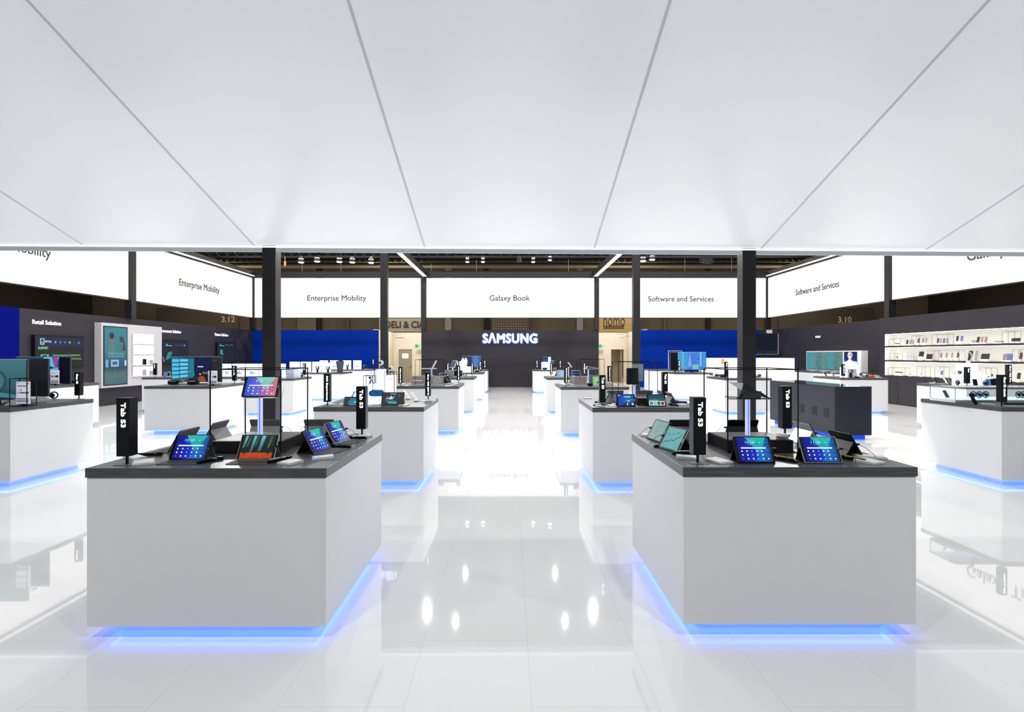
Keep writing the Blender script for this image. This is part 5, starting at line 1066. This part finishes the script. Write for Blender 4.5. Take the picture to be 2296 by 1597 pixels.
t = thing('gimbal', 'thin dark gimbal camera behind the red speaker', 'camera', (PX(1957, 15.9), 15.9, HT)); b = MB(); b.tube([(0, 0, 0), (0, 0, .16), (.05, 0, .22)], .008, M_black); b.tube([(0, 0, .16), (-.05, 0, .22)], .008, M_black); b.build('arms', t)
card('white card lying right of the red speaker', (PX(1970, 15.7), 15.7, HT), 0, .16, .1)
# stepped glowing blocks under the lit shelves
Yg = 12.0; zt = PZ(817, Yg)
litblock('largest glowing block of the stepped group under the lit shelves', PX(2167.5, Yg), Yg, .27, zt-1.0)
bust('white ring shaped head stand on the largest stepped block', PX(2171, Yg), Yg, zt, M_cardw, .85, ring=True)
for k, (x0, x1, py, Y, lb) in enumerate(((2139, 2152, 841, 11.8, 'low glowing step on the far left of the group'), (2150, 2163, 841, 11.75, 'low glowing step beside the large block'), (2183, 2195, 833, 11.9, 'glowing step right of the large block'), (2195, 2208, 841, 11.8, 'lowest glowing step at the right of the group'))):
    litblock(lb, PX((x0+x1)/2, Y), Y, PX(x1, Y)-PX(x0, Y), PZ(py, Y)-1.0, text=False)
totem('pylon sign in front of the largest stepped block', 'Gear', (PX(2168, 11.55), 11.55, HT), 0, .34, frac=.25)
watch('watch on the far left glowing step', (PX(2152, 11.78), 11.78, PZ(841, 11.78)), 10, s=1.2); watch('watch standing before the low glowing step', (PX(2145, 11.75), 11.72, HT), 10, s=1.4)
watch('watch on top right of the large stepped block', (PX(2187, 11.9), 11.9, PZ(833, 11.9)), -10, s=1.4); watch('watch standing at the right end of the stepped group', (PX(2210, 11.5), 11.5, HT), -10, s=1.4)
phone('white phone on the counter under the lit shelves, leftmost', (PX(2102, 12.45), 12.45, HT), 25, 55, 'silver_case'); phone('pale violet phone on the counter under the lit shelves', (PX(2124, 12.25), 12.25, HT), 25, 60, mat('violet_case', (.55, .52, .65), .3).name, 'white')
phone('dark phone left of the stepped group', (PX(2133, 12.0), 12.0, HT), 20, 55); phone('dark phone leaning before the stepped group', (PX(2188, 11.5), 11.5, HT), -25, 60)
phone('blue phone right of the stepped group', (PX(2218, 11.6), 11.6, HT), -25, 60, 'phone_blue_case', 'phoneblue'); phone('dark phone farther right of the blue phone', (PX(2228, 11.6), 11.6, HT), -25, 60); phone('dark phone beside the picture edge pylons', (PX(2234, 11.8), 11.8, HT), -25, 60)
totem('pylon sign reading Gear Fit2, rear one of the two by the right edge', 'Gear Fit2 Pro', (PX(2261, 11.5), 11.5, HT-.0), 0, .40, frac=.85)
card('white card left on the counter under the lit shelves', (PX(2092, 12.7), 12.68, HT), 10, .14, .10)
# glass watch case at the right picture edge
t = thing('glass_case', 'clear glass case holding three blue watches on a lit tray', 'display case', (6.95, 7.72, HT))
cx0, cx1 = PX(2150, 7.5)-6.95, .5; b = MB(); b.box(cx0, cx1, -.16, .3, 0, .035, M_chrome); b.build('base', t)
b = MB(); b.box(cx0+.02, cx1-.02, -.14, .28, .035, .045, mat('tray_light', (.7, .8, .9), .3, em=(.6, .8, 1.0), es=1.0)); b.build('lit_tray', t)
b = MB(); hg = PZ(870, 7.56)-1.0
for (a, c, d, e) in ((cx0, cx1, -.16, -.154), (cx0, cx0+.006, -.154, .294), (cx1-.006, cx1, -.154, .294), (cx0, cx1, .294, .3)): b.box(a, c, d, e, .035, hg, M_glass)
b.build('glass_walls', t); b = MB(); b.box(cx0, cx1, -.16, .3, hg, hg+.008, mat('case_top', (.3, .34, .38), .15)); b.build('lid', t)
M_wb = mat('watch_blue', (.02, .10, .17), .25); 
for k, px in enumerate((2182, 2196, 2210)): watch('blue watch in the glass case, %s of three' % ('left', 'middle', 'right')[k], (PX(px, 7.75), 7.75, HT+.046), 0, 'watch_blue', 1.15, 'blue watches in the glass case')
for k, px in enumerate((2284, 2293)): watch('blue watch in the glass case cut by the picture edge, %s one' % ('first', 'second')[k], (PX(px, 7.75), 7.75, HT+.046), 0, 'watch_blue', 1.15, 'blue watches in the glass case')
totem('pylon sign reading Gear S3 classic, front one of the two by the right edge', 'Gear S3 classic', P(2246, 911), 0, .345, frac=.72)
phone('black phone leaning on the edge counter, farther', P(2130, 899), 25, 62); phone('black phone leaning on the edge counter, before the glass case', (PX(2190, 7.2), 7.2, HT), 25, 62)
pen_bar('long black bar behind the farther black phone', (PX(2128, 8.2), 8.2, HT), 86, None, .22); pen_bar('long black bar at the right picture edge', P(2278, 907), 88, None, .3)
for px, py, lb in ((2115, 897, 'clear card holder by the farther black phone'), (2216, 907, 'clear card holder between the phone and the Gear pylon')): card(lb, P(px, py), 70, .09, .13)
# ================================================================ goods in the lit wall niches
XS = XR+.16
CM = {'k': mat('case_black', (.03, .02, .03), .35), 'b': mat('case_blue', (.10, .18, .45), .35), 'g': mat('case_gold', (.40, .30, .20), .35), 'r': mat('case_rose', (.45, .20, .18), .35), 's': mat('case_silver', (.35, .35, .38), .35), 'm': mat('case_maroon', (.16, .05, .05), .35)}
CN = {'k': 'black', 'b': 'blue', 'g': 'gold', 'r': 'rose', 's': 'silver', 'm': 'dark red'}
def f_slab(b, w_, h, m): b.M = Matrix.Rotation(-.15, 4, 'X'); b.prism(rrect(w_, h, min(w_, h)*.12, cz=h/2), -.005, .005, CM[m])
def shelf_y(u): return XS*F/(1980+.1376*u-CX)
cnt = {0: 0, 1: 0, 2: 0}; ORD = ['first', 'second', 'third', 'fourth', 'fifth', 'sixth', 'seventh', 'eighth', 'ninth', 'tenth', 'eleventh', 'twelfth', 'thirteenth', 'fourteenth', 'fifteenth', 'sixteenth', 'seventeenth', 'eighteenth', 'nineteenth', 'twentieth']
def slab(row, u, v, h, w_, m, word='phone case'):
    """v: picture height of the foot of the thing on the shelf photo; it rests on a small clear block"""
    y = shelf_y(u); zf = PZ(720+.1376*v, y); base = ZN[2-row][0]
    n = cnt[row]; cnt[row] += 1
    t = thing('phone_case' if 'phone' in word else 'shelf_good', '%s %s in the %s niche, %s from the far end' % (CN[m], word, ('top', 'middle', 'bottom')[row], ORD[n]), 'phone case' if 'phone' in word else 'accessory', (XS, y, base), -90, 'goods in the %s niche' % ('top', 'middle', 'bottom')[row])
    part('case', t, f_slab, w_, h, m).location = (0, 0, max(.004, zf-base))
    b = MB(); b.box(-w_*.5, w_*.5, -.03, .03, 0, max(.003, zf-base), M_niche); b.build('block', t)
for u, m in ((390, 'k'), (441, 'g'), (486, 's'), (575, 'm'), (643, 'r'), (697, 's')): slab(0, u, 378 if u < 500 else 356, .145, .075, m)
for u, m in ((890, 'm'), (936, 's'), (987, 'b'), (1038, 'g')): slab(0, u, 362, .15, .075, m)
for u, m in ((1205, 'k'), (1277, 'b')): slab(0, u, 328, .15, .075, m)
slab(0, 1480, 355, .075, .16, 's', 'small tablet cover')
for u, m in ((1545, 'k'), (1605, 'g'), (1668, 'r')): slab(0, u, 350, .16, .08, m)
slab(0, 1890, 352, .05, .26, 's', 'flat keyboard cover'); slab(0, 2160, 335, .09, .24, 'k', 'tilted tablet cover')
slab(0, 232, 375, .03, .22, 'k', 'strip of small adapters')
slab(1, 228, 600, .04, .05, 'k', 'tiny black cube'); slab(1, 620, 580, .16, .20, 'k', 'open keyboard folio'); slab(1, 750, 622, .16, .24, 'k', 'dark tablet sleeve')
for u, m in ((943, 'r'), (1028, 'g'), (1118, 's'), (1213, 'm')): slab(1, u, 600, .15, .06, m, 'hanging phone strap case')
slab(1, 1412, 645, .28, .14, 'k', 'tall dark box'); slab(1, 1505, 645, .28, .07, 's', 'tall pale box'); slab(1, 1660, 622, .15, .26, 'k', 'tablet on a slanted stand')
for u, m in ((1970, 'r'), (2025, 'b'), (2075, 'b')): slab(1, u, 640, .17, .075, m)
slab(1, 2240, 622, .17, .075, 'm')
slab(2, 255, 845, .035, .34, 'k', 'row of black connectors'); slab(2, 437, 874, .02, .03, 'm', 'small red bud'); slab(2, 620, 872, .02, .03, 'm', 'small dark red bud')
slab(2, 955, 878, .13, .07, 'b'); slab(2, 1183, 870, .12, .06, 's'); slab(2, 1775, 905, .07, .04, 'k', 'tiny black recorder'); slab(2, 1720, 917, .02, .07, 'k', 'thin black clip'); slab(2, 2205, 945, .16, .09, 'k', 'tilted dark phone')
def shelf_frame(row, u0, u1, v, lab):
    y0, y1 = shelf_y(u1), shelf_y(u0); base = ZN[2-row][0]; zt = PZ(720+.1376*v, (y0+y1)/2)
    b = MB(); f_frame(b, .08, (y1-y0)/2, zt-base, .0025, 0); o = b.build('wire_frame'); o.location = (XS, (y0+y1)/2, base); tag(o, lab, 'frame')
for r, u0, u1, v, lb in ((0, 135, 325, 288, 'around the adapters at the far end'), (0, 510, 640, 240, 'around a dark red phone case'), (0, 840, 1105, 218, 'around four coloured phone cases'), (0, 1990, 2195, 170, 'around the tilted tablet cover'),
                         (1, 155, 275, 525, 'around the tiny cube'), (1, 680, 865, 485, 'around the dark sleeve'), (1, 885, 1285, 480, 'around the hanging strap cases'), (1, 2160, 2300, 470, 'around the dark red case by the picture edge'),
                         (2, 120, 395, 760, 'around the black connectors'), (2, 595, 730, 740, 'around the small earphones'), (2, 888, 1035, 748, 'around a blue case'), (2, 1632, 1812, 765, 'around the tiny recorder')):
    shelf_frame(r, u0, u1, v, 'thin wire frame in the %s niche %s' % (('top', 'middle', 'bottom')[r], lb))
for u, lb in ((390, 'pale price card in the middle niche near the far end'),):
    b = MB(); b.box(-.16, .16, -.004, .004, 0, .28, M_cardw)
    for j in range(5): b.box(.05, .1, -.006, -.004, .06+j*.045, .065+j*.045, paint(120, 120, 120))
    o = b.build('price_card'); o.location = (XS+.1, shelf_y(u), ZN[1][0]); o.rotation_euler = (0, 0, -PI/2); tag(o, lb, 'card')
